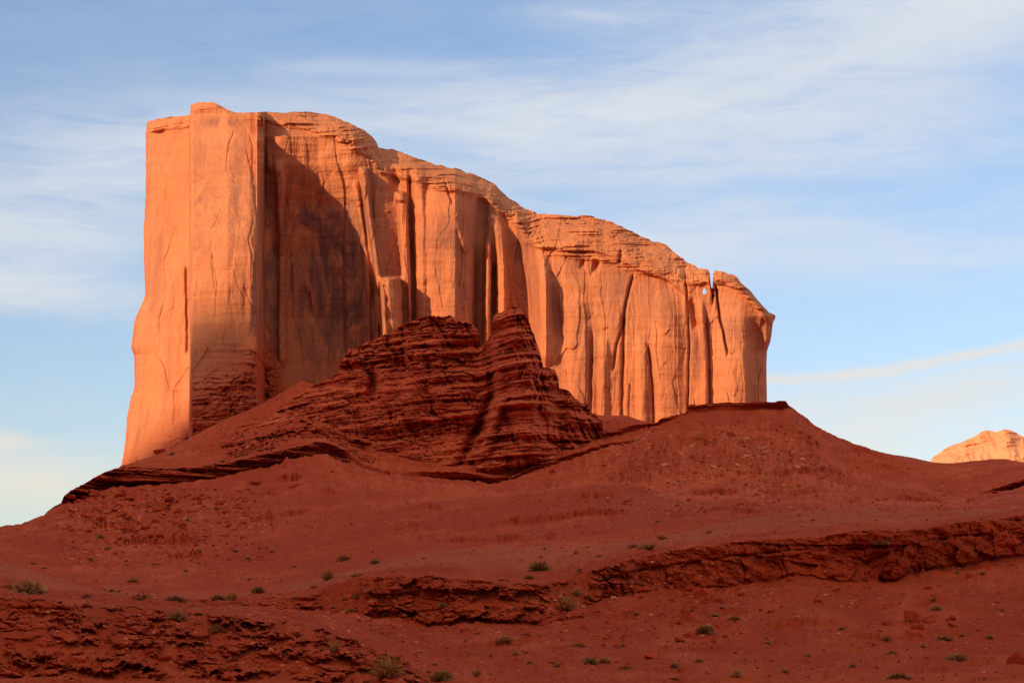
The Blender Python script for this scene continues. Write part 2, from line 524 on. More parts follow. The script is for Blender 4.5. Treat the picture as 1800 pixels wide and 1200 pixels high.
#@@LAND
# ------------------------------------------------------------ the land in front of the butte
# each line runs across the view, nearest first: (px, py, depth in metres)
LINES = [
 # 0 near flat ground
 [(-900, 2500, 4), (2700, 2500, 4)],
 [(-900, 1350, 28), (2700, 1350, 28)],
 [(-900, 1262, 52), (2700, 1262, 52)],
 # 3 foot of near left rubble ledge
 [(-900, 1190, 64), (0, 1190, 64), (300, 1188, 64), (600, 1195, 64), (760, 1215, 62), (1200, 1213, 62), (2700, 1213, 62)],
 # 4 its top
 [(-900, 1040, 73), (0, 1048, 72), (120, 1058, 72), (240, 1068, 72), (400, 1082, 71), (560, 1108, 70), (650, 1135, 69), (715, 1160, 68), (760, 1195, 67), (1000, 1197, 67), (2700, 1197, 67)],
 # 5 bench behind
 [(-900, 1035, 82), (0, 1044, 82), (240, 1062, 82), (400, 1072, 82), (560, 1095, 82), (700, 1125, 82), (900, 1138, 82), (1200, 1138, 84), (2700, 1138, 84)],
 # 6 foot of middle and right ledge
 [(-900, 1030, 104), (0, 1042, 104), (240, 1056, 102), (400, 1065, 100), (640, 1078, 98), (720, 1088, 97), (800, 1095, 95), (950, 1092, 95), (1000, 1072, 98), (1060, 1052, 102), (1100, 1043, 104), (1180, 1035, 106), (1260, 1033, 107), (1400, 1008, 110), (1500, 1022, 110), (1570, 1022, 111), (1640, 995, 114), (1800, 975, 118), (2700, 900, 130)],
 # 7 top of that ledge
 [(-900, 1026, 108), (0, 1038, 108), (240, 1052, 106), (400, 1056, 104), (520, 1046, 102), (640, 1014, 101), (700, 1011, 100.5), (800, 1014, 99.5), (930, 1026, 99), (965, 1030, 100), (1050, 1003, 104), (1100, 982, 106), (1180, 966, 108), (1260, 957, 109), (1400, 946, 112), (1500, 936, 112), (1600, 930, 113), (1700, 917, 116), (1800, 906, 119), (2700, 830, 131)],
 # 8 smooth hump crest behind it
 [(-900, 800, 150), (-200, 900, 150), (0, 977, 150), (50, 1001, 150), (93, 1013, 150), (170, 1038, 150), (240, 1046, 150), (400, 1050, 150), (520, 1030, 150), (640, 1000, 150), (690, 982, 152), (760, 972, 155), (900, 967, 158), (1000, 965, 158), (1100, 957, 158), (1200, 938, 162), (1300, 915, 168), (1400, 900, 172), (1460, 895, 175), (1560, 897, 172), (1640, 901, 170), (1800, 892, 170), (2700, 810, 170)],
 # 9 hidden dip
 [(-900, 850, 210), (-200, 920, 210), (0, 1025, 210), (93, 1035, 210), (170, 1043, 205), (240, 1044, 200), (400, 1046, 195), (520, 1032, 195), (640, 1000, 205), (760, 975, 210), (900, 965, 220), (1000, 962, 220), (1100, 955, 220), (1200, 938, 225), (1300, 921, 235), (1400, 908, 240), (1500, 906, 240), (1640, 905, 240), (1800, 900, 240), (2700, 840, 240)],
 # 10
 [(-900, 900, 320), (0, 1005, 300), (240, 1010, 300), (450, 998, 300), (640, 972, 300), (760, 953, 300), (900, 935, 300), (1050, 918, 300), (1100, 912, 300), (1200, 908, 300), (1300, 897, 310), (1420, 890, 320), (1500, 897, 320), (1600, 888, 330), (1700, 892, 330), (1800, 880, 330), (2700, 830, 330)],
 # 11
 [(-900, 900, 430), (0, 965, 430), (240, 962, 430), (450, 945, 430), (640, 915, 430), (760, 893, 430), (860, 880, 430), (960, 860, 430), (1040, 851, 420), (1110, 850, 420), (1150, 862, 420), (1200, 884, 420), (1300, 885, 430), (1450, 887, 430), (1600, 880, 430), (1700, 886, 430), (1800, 870, 430), (2700, 800, 430)],
 # 12
 [(-900, 960, 560), (0, 931, 560), (75, 918, 560), (115, 906, 560), (240, 903, 560), (400, 885, 570), (500, 862, 580), (570, 845, 590), (700, 858, 600), (800, 868, 600), (900, 868, 600), (1000, 862, 600), (1100, 857, 600), (1200, 860, 600), (1300, 852, 600), (1500, 868, 600), (1600, 872, 600), (1690, 878, 600), (1800, 862, 600), (2700, 790, 600)],
 # 13 foot of the dark overhanging band
 [(-900, 1000, 660), (0, 936, 660), (50, 918, 660), (80, 905, 660), (113, 886, 666), (150, 874, 676), (200, 852, 686), (330, 849, 697), (400, 833, 708), (540, 802, 728), (575, 800, 738), (610, 812, 746), (660, 830, 770), (780, 840, 820), (830, 846, 830), (870, 851, 835), (930, 830, 835), (1000, 806, 835), (1080, 782, 830), (1150, 772, 800), (1210, 765, 790), (1300, 770, 780), (1400, 790, 780), (1500, 830, 800), (1600, 850, 800), (1690, 880, 760), (1730, 882, 760), (1800, 858, 760), (2700, 780, 760)],
 # 14 its top, a little nearer: an overhang
 [(-900, 1000, 661), (0, 935, 661), (50, 917, 661), (80, 902, 661), (108, 882, 664), (112, 869, 665), (150, 847, 676), (190, 826, 687), (215, 820, 690), (260, 822, 693), (330, 824, 699), (400, 813, 710), (480, 795, 720), (530, 783, 728), (565, 776, 733), (590, 783, 738), (607, 793, 742), (640, 820, 760), (700, 830, 790), (780, 828, 812), (830, 832, 822), (870, 840, 830), (900, 838, 832), (930, 822, 834), (1000, 800, 834), (1080, 776, 829), (1150, 771, 801), (1210, 764, 791), (1300, 769, 781), (1400, 789, 781), (1500, 829, 801), (1600, 849, 801), (1690, 877, 759), (1715, 872, 757), (1760, 855, 755), (1800, 843, 753), (1900, 815, 753), (2700, 740, 753)],
 # 15 slope above; foot of the hill cap on the right
 [(-900, 1040, 780), (0, 950, 780), (80, 915, 780), (150, 870, 790), (190, 845, 800), (215, 822, 810), (300, 812, 830), (400, 790, 840), (500, 768, 840), (560, 762, 840), (640, 790, 850), (780, 815, 860), (870, 815, 870), (980, 790, 880), (1040, 776, 885), (1080, 768, 885), (1120, 758, 885), (1160, 746, 885), (1210, 725, 880), (1300, 720, 875), (1388, 716, 880), (1420, 745, 890), (1500, 790, 890), (1600, 825, 880), (1700, 845, 860), (1800, 826, 860), (2700, 740, 860)],
 # 16 cap top
 [(-900, 1040, 800), (0, 952, 800), (80, 920, 800), (150, 880, 810), (190, 848, 820), (215, 822, 830), (300, 806, 850), (400, 782, 860), (500, 755, 860), (560, 750, 860), (640, 775, 860), (780, 805, 870), (870, 800, 880), (980, 780, 888), (1040, 768, 887), (1080, 756, 886), (1120, 746, 885), (1156, 741, 885), (1160, 735, 884), (1206, 725, 882), (1211, 712, 880), (1250, 708, 878), (1300, 706, 876), (1340, 706, 876), (1381, 704, 876), (1386, 712, 880), (1410, 730, 892), (1440, 752, 896), (1480, 770, 900), (1520, 788, 900), (1600, 818, 890), (1700, 835, 880), (1800, 820, 880), (2700, 735, 880)],
 # 17 back slope up to the butte
 [(-900, 1060, 980), (0, 970, 980), (80, 940, 980), (150, 890, 980), (190, 850, 1000), (205, 828, 1020), (220, 817, 1040), (300, 790, 1040), (345, 762, 1060), (400, 735, 1060), (450, 715, 1070), (500, 688, 1080), (530, 668, 1080), (560, 678, 1080), (620, 680, 1080), (700, 690, 1080), (900, 725, 1050), (980, 728, 1020), (1035, 727, 1010), (1060, 730, 1010), (1100, 730, 1010), (1140, 743, 1010), (1180, 760, 1010), (1300, 765, 1010), (1400, 768, 1010), (1480, 776, 1010), (1520, 787, 1010), (1560, 797, 1010), (1600, 803, 1020), (1640, 812, 1030), (1670, 814, 1040), (1700, 811, 1040), (1740, 807, 1040), (1765, 806, 1040), (1800, 812, 1040), (1900, 830, 1040), (2700, 850, 1040)],
 # 18 under the butte
 [(-900, 1080, 1250), (0, 1000, 1250), (150, 930, 1250), (205, 850, 1240), (300, 822, 1240), (500, 800, 1280), (900, 790, 1300), (1100, 790, 1300), (1200, 800, 1300), (1500, 830, 1300), (1800, 850, 1300), (2700, 900, 1300)],
 # 19 plain behind
 [(-900, 1110, 2200), (300, 1000, 2200), (1300, 1000, 2200), (1800, 960, 2200), (2700, 1050, 2200)],
 [(-900, 1146, 30000), (2700, 1146, 30000)],
]
ROWS = [14, 16, 40, 130, 22, 50, 100, 60, 20, 60, 60, 60, 60, 46, 50, 22, 60, 20, 12, 6]
colpx = np.concatenate([np.linspace(-7000, -900, 50)[:-1], np.linspace(-900, -30, 70)[:-1], np.arange(-30, 1830, 1.15), np.linspace(1830, 2700, 70)[1:], np.linspace(2700, 8800, 50)[1:]])
NC = len(colpx)
wob = perlin(colpx / 37.0, 0.3, 0.7)


def line_vals(L, soft):
    py = interp([(a, b) for a, b, c in L], colpx)
    Y = interp([(a, c) for a, b, c in L], colpx)
    return smooth1(py, soft, 0), smooth1(Y, max(soft, 3), 0)


SOFT = {3: 10, 4: 6, 6: 6, 7: 3, 13: 4, 14: 1, 15: 6, 16: 1, 17: 5, 8: 16, 9: 16, 10: 20, 11: 12, 12: 20, 5: 16}
lv = [line_vals(L, SOFT.get(i, 8)) for i, L in enumerate(LINES)]
n_ = lambda k, s: fbm(colpx / k, s, 0.37, 4, 0.6)
lv = [list(v) for v in lv]
for i, a, k in ((4, 14, 45), (6, 12, 70), (7, 8, 40), (13, 5, 50), (14, 4, 18), (15, 2, 40)):
    lv[i][0] = lv[i][0] + a * n_(k, i + 0.5)
cp_ = window(colpx, 1060, 1386, 3)
lv[16][0] = lv[16][0] + 3 * n_(16, 3.5) * cp_
g_ = window(colpx, 1135, 1665, 20)
for c_ in (0, 1):
    lv[14][c_] = lv[14][c_] * (1 - g_) + (lv[13][c_] * 0.75 + lv[15][c_] * 0.25) * g_
PYs, Ys, TT = [], [], []
for i in range(len(LINES) - 1):
    n = ROWS[i]
    t = np.linspace(0, 1, n, endpoint=False)[:, None]
    PYs.append(lv[i][0][None] * (1 - t) + lv[i + 1][0][None] * t)
    a, b = np.log(lv[i][1])[None], np.log(lv[i + 1][1])[None]
    Ys.append(np.exp(a * (1 - t) + b * t))
    TT.append(i + t + 0 * lv[i][0][None])
PYs.append(lv[-1][0][None]); Ys.append(lv[-1][1][None]); TT.append(np.full((1, NC), len(LINES) - 1.0))
GPY, GY, GT = np.concatenate(PYs), np.concatenate(Ys), np.concatenate(TT)
PX = np.broadcast_to(colpx[None], GPY.shape)
# soften the kinks of the open slopes
lin = smooth1(GPY, 9, 0)
keep = (window(GT, 3, 4.0, 0.1) + window(GT, 6.0, 7.0, 0.1) * sstep(PX, 560, 640) + window(GT, 13, 14, 0.15) * (1 - sstep(PX, 640, 700))
        + window(GT, 13, 14, 0.1) * sstep(PX, 740, 780) * (1 - sstep(PX, 1120, 1180)) + window(GT, 13, 14, 0.1) * sstep(PX, 1650, 1690)
        + window(GT, 15, 17, 0.2) * sstep(PX, 1020, 1060) * (1 - sstep(PX, 1385, 1420)) + window(GT, 16.7, 17.3, 0.1))
keep = np.clip(keep + (GT < 1), 0, 1)
GPY = lin * (1 - keep) + GPY * keep

X0, Y0, Z0 = world_pt(PX, GPY, GY)
LG = np.log(GY)
sx, sy = (PX - 900) / 100.0, LG * 9.0
# rolling relief, the same angular size at every distance
vis = window(GT, 2.5, 17.0, 0.5)
rel = 4.5 * fbm(sx * 0.9, sy * 0.9, 1.7, 4) + 4.0 * fbm(sx * 3.6, sy * 3.6, 5.2, 6, 0.62)
skyl = 1 - 0.75 * window(GT, 16.6, 17.4, 0.2)
GPY = GPY + rel * vis * skyl * (1 - 0.5 * keep)
# rills running down the cone of the capped hill and the far slopes
ril = fbm(sx * 5.5 + 0.6 * perlin(sx, sy, 3.3), sy * 0.55, 9.1, 4, 0.55, ridged=True)
rm = window(GT, 12.0, 15.0, 0.5) * (0.3 + 0.7 * window(PX, 1040, 1500, 60)) + 0.85 * window(GT, 9.5, 13, 0.5)
GPY = GPY - 4.2 * ril * rm * (1 - keep)

# weathered benches: hard beds crop out of the open slopes in patches
per = 30.0
ph = (GPY + 0.05 * (PX - 900) + 26 * fbm(sx * 0.45, sy * 0.25, 2.9, 4, 0.55)) / per
fr = ph - np.floor(ph)
lev = np.floor(ph)
bm_ = np.clip(fbm(sx * 0.8 + lev * 3.7, sy * 0.12 + lev * 1.9, 7.7, 4, 0.6) * 5 - 0.25, 0, 1)
bm_ = bm_ * (0.9 * window(GT, 9.2, 12.9, 0.3) + 0.6 * window(GT, 14.2, 16.5, 0.3) * (1 - window(PX, 1040, 1400, 30)) + 0.55 * window(GT, 14.0, 15.3, 0.3) * window(PX, 1100, 1500, 40) + 0.8 * window(GT, 4.2, 5.9, 0.3) + 0.5 * window(GT, 2.4, 3.0, 0.3))
edge_n = 0.10 * fbm(sx * 9, sy * 2, 3.1, 4, 0.65)
st_ = sstep(fr + edge_n, 0.44, 0.54)
GPY = GPY + 13.0 * bm_ * (st_ - fr)
bench = bm_ * np.exp(-((fr + edge_n - 0.49) / 0.10) ** 2)
bo, be = worley(sx * 13, sy * 20, 71)
GPY = GPY - bench * 4.0 * (bo - 0.3) * np.clip(be * 4, 0, 1)
# rock masks
near_l = window(GT, 3.0, 4.15, 0.12) * (1 - sstep(PX, 700, 770))
mid_l = window(GT, 6.0, 7.1, 0.06) * window(PX, 640, 965, 14)
mid_x = window(GT, 5.7, 7.15, 0.2) * np.clip(window(PX, 240, 640, 30) + window(PX, 965, 1110, 20), 0, 1) * np.clip(fbm(sx * 1.6, sy * 2.5, 8.4, 4, 0.6) * 5 + 0.7, 0, 1)
right_l = window(GT, 6.0, 7.08, 0.05) * sstep(PX, 1040, 1110)
band_l = window(GT, 13.0, 14.06, 0.05) * window(PX, 104, 618, 8)
low_l = window(GT, 13.0, 14.06, 0.06) * window(PX, 740, 1110, 22)
farr_l = window(GT, 13.0, 14.06, 0.06) * sstep(PX, 1692, 1710)
cap_l = window(GT, 15.55, 16.12, 0.1) * window(PX, 1060, 1388, 5)
rub_r = 0.7 * window(GT, 6.9, 7.5, 0.2) * window(PX, 950, 1200, 40) + 0.5 * window(GT, 5.4, 6.0, 0.2) * window(PX, 950, 1260, 40)
tal_l = (0.55 * window(GT, 12.2, 13.0, 0.25) * window(PX, 100, 560, 60) + 0.6 * window(GT, 14.4, 16.9, 0.3) * window(PX, 330, 620, 40)) * (fbm(sx * 2, sy * 2, 0.1, 3) > -0.1)
slope_r = window(GT, 14.15, 16.9, 0.2) * window(PX, 395, 660, 25) * np.clip(fbm(sx * 1.8 + 3, GT * 1.1, 8.4, 4, 0.6) * 5 + 0.5, 0, 1) * (1 - 0.9 * window(GT, 16.6, 17.4, 0.15))
rockm = np.clip(0.8 * slope_r + near_l + mid_l + 0.9 * mid_x + right_l + band_l + low_l + farr_l + cap_l, 0, 1)
X0, Y0, Z0 = world_pt(PX, GPY, GY)
horiz = X0 + 0.25 * Y0


def add_rock(mask, w, h, amp, seed, tilt=0.0, warp=1.0):
    """displace towards the viewer in jointed beds"""
    global DY
    idx = np.where(mask > 0.01)
    if len(idx[0]) == 0:
        return
    xx, yy, zz = X0[idx], Y0[idx], Z0[idx]
    z2 = zz + tilt * xx
    c = craggy(xx + 0.3 * yy, z2, yy, w, h, seed)
    lg = fbm(xx / (w * 6), 0.4, seed + .5, 4)
    DY[idx] -= mask[idx] * amp * (c * 1.5 + lg * 1.6)

DY = np.zeros_like(GY)
patch = np.clip(fbm(sx * 2.4, sy * 3.2 + GT * 1.5, 4.4, 5, 0.6) * 5 + 0.45, 0, 1)
near_r = np.clip((near_l + 0.35 * window(GT, 2.7, 5.3, 0.3) * (1 - sstep(PX, 690, 800))), 0, 1) * patch
mid_r = mid_l * np.clip(patch * 1.2, 0.25, 1)
add_rock(near_r, 1.9, 0.62, 0.72, 1, 0.05)
add_rock(mid_x, 1.4, 0.5, 0.8, 12, 0.0)
add_rock(mid_r, 2.0, 0.75, 1.1, 2, 0.0)
# the long ledge: a top bed of square blocks over a smoother wall with upright joints
ix = np.where(right_l > 0.01)
ux, uv, uh = (X0 + 0.2 * Y0)[ix], GT[ix] - 6.0, Z0[ix]
jn = fbm(ux / 5, uh / 3, 0.4, 4, 0.6)
tb = 0.66 + 0.10 * fbm(ux / 6, 0.3, 0.1, 4, 0.6)
upper = sstep(uv, tb - 0.02, tb + 0.02)
w1, g1 = blocks(ux + 0.25 * jn, uh, 1.15, 0.85, 5, 0.09)
w2, g2 = blocks(ux + 0.6 * jn, uh + 1.2 * jn, 1.9, 2.4, 9, 0.06)
w3, g3 = worley(ux / 1.4 + jn, uh / 1.1, 66, 1.4)
opn = np.clip(fbm(ux / 2.5, uh / 1.5, 0.9, 3) * 3 + 0.45, 0, 1)
bulge = fbm(ux / 9, uh / 6, 2.2, 4, 0.55)
patr = np.clip(patch[ix] * 1.3, 0.25, 1)
opn = opn * patr
dd_ = -upper * (0.75 * w1 + 0.30) + upper * g1 * 0.45 * opn - (1 - upper) * (0.75 * w2 + 0.55 * w3) + (1 - upper) * g2 * 0.30 * opn
dd_ += 0.7 * np.exp(-((uv - tb) / 0.035) ** 2) * np.clip(opn + 0.2, 0, 1) - 2.6 * bulge - 0.75 * fbm(ux / 0.9, uh / 0.7, 3.1, 4, 0.65)
DY[ix] += right_l[ix] * dd_
add_rock(slope_r, 9.0, 2.0, 9.0, 15, -0.08)
add_rock(band_l, 12.0, 1.3, 4.5, 4)
ib = np.where(band_l > 0.01)
DY[ib] -= band_l[ib] * 4.5 * strata(X0[ib], Y0[ib], Z0[ib] + 0.04 * X0[ib], 2.6, 41.0)
add_rock(low_l, 7.0, 1.6, 2.6, 5, -0.05)
add_rock(farr_l, 10.0, 1.9, 5.0, 6, -0.1)
add_rock(cap_l, 7.0, 1.6, 2.6, 8)
# loose rubble relief
rubble = np.clip(rub_r + tal_l, 0, 1)
wo, we = worley(sx * 11 + 0.5 * perlin(sx * 8, sy * 8, .3), sy * 14, 21)
GPY = GPY - rubble * np.clip((wo - 0.45) * 12, 0, 5) * np.clip(we * 4, 0, 1)
# little stones and clods
wo, we = worley(sx * 26, sy * 40, 22)
GPY = GPY - window(GT, 2.0, 16.5, 0.4) * (1 - keep) * np.clip((wo - 0.80) * 14, 0, 2.6) * np.clip(we * 3.2, 0, 1) * np.clip(fbm(sx * 1.3, sy * 1.3, 6.1, 3) * 3 + 0.4, 0, 1)
# lumpy soil everywhere near by
lump = fbm(X0 / 1.6, Y0 / 2.2, 0.3, 6, 0.66) + 0.5 * np.clip(fbm(X0 / 3.5, Y0 / 6, 3.3, 4, 0.6) * 4, -1, 1)
nearm = window(GT, 2.0, 8.5, 0.5)
GPY = GPY - lump * nearm * 7.0 * (1 - rockm)
lump2 = fbm(X0 / 11, Y0 / 22, Z0 / 11, 6, 0.66)
farm = window(GT, 8.5, 16.9, 0.5)
GPY = GPY - lump2 * farm * 4.5 * (1 - rockm)
# small ledges that crop out of the open slopes
for (x0, x1, t0, s) in ((1060, 1330, 9.3, 31), (1420, 1640, 11.5, 32), (1250, 1420, 12.4, 33), (200, 560, 5.5, 35), (560, 900, 10.3, 36), (1330, 1640, 10.3, 37), (600, 900, 12.3, 38), (100, 420, 11.2, 39), (700, 1000, 8.5, 40), (240, 520, 9.4, 42), (1250, 1420, 13.4, 43), (1120, 1300, 12.0, 44), (1500, 1760, 9.4, 45), (900, 1240, 5.3, 46), (1300, 1700, 4.6, 47), (760, 1000, 4.5, 48), (420, 700, 12.8, 49), (1380, 1600, 14.3, 50)):
    cen = t0 + 0.25 * perlin(colpx / 60.0, s, 0.5)[None]
    stp = sstep(GT, cen - 0.03, cen + 0.03) - sstep(GT, cen, cen + 0.5)
    GPY = GPY - 6.0 * stp * window(PX, x0, x1, 50) * np.clip(0.25 + 2.4 * fbm(colpx / 30.0, s + 2.5, 0.1, 4, 0.6)[None], 0, 1.4)

GYD = GY + DY
X, Y, Z = world_pt(PX, GPY, GYD)
co = np.stack([X, Y, Z], -1).reshape(-1, 3)
quads = grid_quads(*GPY.shape)
dust = window(GT, 7.4, 9.0, 0.12) * 1.3 + 0.6 * window(GT, 10.0, 11.0, 0.4) * sstep(PX, 1000, 1200)
dust = dust * (0.6 + 0.6 * fbm(sx * 2, sy * 2, 8.8, 4))
rockc = np.where(near_l > 0.3, near_r, np.where(mid_l > 0.3, mid_r, rockm))
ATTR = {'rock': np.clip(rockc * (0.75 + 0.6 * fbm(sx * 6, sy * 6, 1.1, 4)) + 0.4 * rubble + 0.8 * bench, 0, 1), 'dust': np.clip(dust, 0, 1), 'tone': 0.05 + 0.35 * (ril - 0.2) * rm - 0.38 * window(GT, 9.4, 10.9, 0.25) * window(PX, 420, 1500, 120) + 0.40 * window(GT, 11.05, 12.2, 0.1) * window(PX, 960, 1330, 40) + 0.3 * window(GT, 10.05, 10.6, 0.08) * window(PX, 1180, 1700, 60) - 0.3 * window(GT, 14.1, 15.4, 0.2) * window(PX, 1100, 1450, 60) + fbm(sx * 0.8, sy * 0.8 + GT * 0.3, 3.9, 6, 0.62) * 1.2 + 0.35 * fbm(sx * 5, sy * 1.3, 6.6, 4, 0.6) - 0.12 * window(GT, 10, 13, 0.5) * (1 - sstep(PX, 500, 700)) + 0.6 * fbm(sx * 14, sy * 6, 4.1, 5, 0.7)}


def fmask(m):
    return (m[:-1, :-1] + m[1:, 1:]) * 0.5


ledges = [
    (near_l, 'near red rubble ledge of broken blocks filling the bottom left corner'),
    (mid_l, 'low red rock step with square blocks below the green shrub mid picture'),
    (right_l, 'long jointed red rock ledge rising to the right edge in the foreground'),
    (band_l, 'dark layered overhanging ledge jutting into the sky under the left end of the butte'),
    (low_l, 'thin dark ledge along the foot of the layered twin-peaked outcrop'),
    (farr_l, 'dark tilted overhanging ledge at the right edge below the far butte'),
    (cap_l, 'flat rock cap on top of the cone-shaped hill right of the butte'),
]
taken = np.zeros(quads.shape[:2], bool)
for m, lab in ledges:
    sel = (fmask(m) > 0.5) & ~taken
    taken |= sel
    o_ = submesh('rock_ledge', co, quads[sel], M_SOIL, ATTR)
    o_['kind'] = 'thing'
    tag(o_, lab, 'rock ledge', 'red rock ledges in the slopes')
fore = (fmask(GT) < 8.0) & ~taken
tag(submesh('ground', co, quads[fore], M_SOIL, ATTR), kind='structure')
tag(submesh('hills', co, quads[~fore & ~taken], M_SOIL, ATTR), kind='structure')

# the plain all round, out to the horizon
r_ = np.array([0.01, 30, 200, 1200, 6000, 30000])
th = np.linspace(0, 2 * np.pi, 49)
px_, py_ = r_[:, None] * np.cos(th), r_[:, None] * np.sin(th)
tag(raw_mesh('plain', np.stack([px_, py_, px_ * 0 - 0.6], -1).reshape(-1, 3), grid_quads(6, 49).reshape(-1, 4), M_SOIL), kind='structure')

RUNMIN = np.minimum.accumulate(np.where(GT < 2.6, 1e6, GPY), axis=0)


CO3 = co.reshape(GPY.shape + (3,))


def on_ground(px, py):
    """first point of the land seen in this direction"""
    c = int(np.argmin(np.abs(colpx - px)))
    r = int(np.argmax(RUNMIN[:, c] <= py))
    if r == 0:
        return None
    return Vector(CO3[r, c])


# ------------------------------------------------------------ rocks built as a sheet that climbs, rolls over and falls behind
def climb(name, cpx, top, base, depth, depth_top, nr, disp, mat, back=80.0, attrs_fn=None, edge=None, cap_rows=24, roll=6.0, holes=None, even=False):
    nc = len(cpx)
    t = np.linspace(0, 1, nr)[:, None]
    py = np.clip(base.max() * (1 - t) + (top.min() - 0.5) * t, top[None], base[None])
    t = (base[None] - py) / (base - top)[None]
    px = np.broadcast_to(cpx[None], py.shape).copy()
    if edge is not None:
        px = edge(px, py)
    tops = smooth1(top, 60, 0)[None] if even else top[None]
    tt = np.clip((base[None] - py) / np.maximum(base[None] - tops, 12), 0, 1.25) if even else t
    Yb = depth[None] * (1 - tt) + depth_top[None] * tt
    x, y, z = world_pt(px, py, Yb)
    dy, dpy = disp(px, py, x, y, z, t)
    x, y, z = world_pt(px, py + dpy, Yb + dy)
    # over the top and down the back
    k = np.linspace(0, 1, cap_rows + 1)[1:, None]
    bk = back if np.ndim(back) else np.full(nc, back)
    bx, by, bz = x[-1:], y[-1:], z[-1:]
    yb = by + bk[None] * (1 - (1 - k) ** 1.6)
    drop = (bz - z[:1]) * k ** 3.0 + roll * k
    f = yb / by
    n = 0.5 * (k * (1 - k)) * 12 * fbm(bx / 30, yb / 30, 0.5, 3)
    xx = bx * (1 + (f - 1) * 0.97)
    # keep the cap under the sight line so that the rim stays the skyline
    zz = np.minimum(bz - drop + n, CZ + (bz - CZ) * f - 0.5 * k)
    if edge is not None:
        ff = yb * CP + (zz - CZ) * SP
        pyb = 600 - F * ((zz - CZ) * CP - yb * SP) / ff
        xx = world_pt(edge(np.broadcast_to(cpx[None], pyb.shape).copy(), pyb), pyb, yb)[0]
    x, y, z = np.concatenate([x, xx]), np.concatenate([y, yb]), np.concatenate([z, zz])
    co_ = np.stack([x, y, z], -1).reshape(-1, 3)
    q = grid_quads(nr + cap_rows, nc)
    if holes is not None:
        kk = (z - CZ) * CP - y * SP
        ff = y * CP + (z - CZ) * SP
        q = holes(q, 900 + F * x / ff, 600 - F * kk / ff)
    q = q.reshape(-1, 4)
    at = {}
    if attrs_fn:
        for k_, v_ in attrs_fn(px, py, x[:nr], y[:nr], z[:nr]).items():
            at[k_] = np.concatenate([v_, np.repeat(v_[-1:], cap_rows, 0)])
    o = submesh(name, co_, q, mat, at)
    return o, co_.reshape(nr + cap_rows, nc, 3)


# ------------------------------------------------------------ the layered twin-peaked outcrop
OT = [(440, 756), (470, 738), (500, 712), (530, 690), (545, 678), (570, 668), (594, 656), (597, 636), (605, 628), (614, 614), (640, 604), (680, 586), (700, 576), (737, 560), (760, 557), (790, 557), (815, 562), (828, 567), (840, 580), (843, 596), (848, 608), (853, 604), (862, 590), (866, 578), (867, 556), (872, 551), (890, 544), (899, 538), (911, 539), (918, 546), (928, 558), (934, 578), (942, 598), (950, 622), (955, 645), (975, 651), (981, 660), (983, 682), (1000, 687), (1008, 697), (1020, 705), (1035, 707), (1038, 722), (1060, 740)]
cpo = np.arange(440, 1060, 0.85)
top = interp(OT, cpo)
base = interp([(440, 775), (500, 790), (560, 800), (640, 842), (780, 862), (870, 870), (980, 840), (1060, 790)], cpo)
dep = interp([(440, 905), (520, 880), (600, 862), (700, 846), (800, 838), (870, 836), (930, 838), (1000, 850), (1060, 880)], cpo)
dept = interp([(440, 930), (600, 935), (700, 950), (770, 952), (840, 950), (870, 925), (905, 915), (950, 905), (1000, 900), (1060, 905)], cpo)


def disp_out(px, py, x, y, z, t):
    lg = 9 * fbm(x / 40, z / 40, 3.3, 4)
    gul = 0
    wv = 7 * fbm(x / 9, y / 9, z / 7, 4, 0.6)
    for path, hw, amp in (([(850, 585), (862, 640), (866, 690), (835, 760), (795, 840)], 9, 14), ([(760, 600), (770, 660), (850, 700)][:2], 12, -7),
                          ([(905, 550), (925, 640), (935, 800)], 26, -9), ([(655, 655), (653, 700)], 9, 16), ([(865, 610), (880, 700), (850, 800)][1:], 10, -12), ([(672, 650), (690, 720)], 13, -9),
                          ([(720, 600), (735, 650), (690, 760)], 16, -8), ([(610, 640), (640, 640)][:1] + [(612, 700)], 14, 6),
                          ([(985, 690), (990, 790)], 14, 8), ([(580, 700), (600, 780)], 20, -6)):
        pys = [p[1] for p in path]
        cx = np.interp(py, pys, [p[0] for p in path])
        gul = gul + amp * np.exp(-np.abs((px + wv - cx) / hw) ** 2.5) * window(py, pys[0], pys[-1], 12)
    zt = z - 0.10 * x + 2.2 * fbm(x / 60, y / 60, 0.2, 3)
    s1 = strata(x, y, zt, 8.0, 0.0)
    s2 = strata(x, y, zt, 3.2, 5.0)
    c1 = craggy(x + 0.5 * y, zt, y, 13.0, 3.6, 41)
    jn = fbm((x + 0.4 * y) / 13 + 0.3 * perlin(z / 9, x / 20, 1.1), 0.3, z / 60, 4, 0.6, ridged=True)
    joint = np.clip(jn - 0.36, 0, 1) * 17
    c2 = craggy(x + 0.5 * y, zt, y, 4.0, 1.9, 47)
    rough = fbm(x / 16, y / 16, z / 10, 6, 0.62)
    calm = 1 - 0.8 * np.clip(fbm(x / 38, z / 16, 9.9, 3) * 3.5 - 0.1, 0, 1)
    spire = window(px, 868, 985, 8)
    dy = lg + gul - (s1 * 5.5 + s2 * 2.8) * (0.35 + 0.65 * calm) * (1 + 0.5 * spire) - 5.0 * strata(x, y, zt, 15.0, 61.0, 9.0) - (c1 * 8.0 + c2 * 3.0) * (0.45 + 0.55 * calm) - rough * 5.0 + joint * (0.35 + 0.65 * calm)
    fade = sstep(t, 0, 0.06)
    dpy = (3.2 * (s2 - 0.5) + 5 * fbm(px / 12, 0.2, py * 0 + 0.7, 4, 0.6)) * sstep(t, 0.85, 1)
    return dy * fade, dpy + 0 * dy


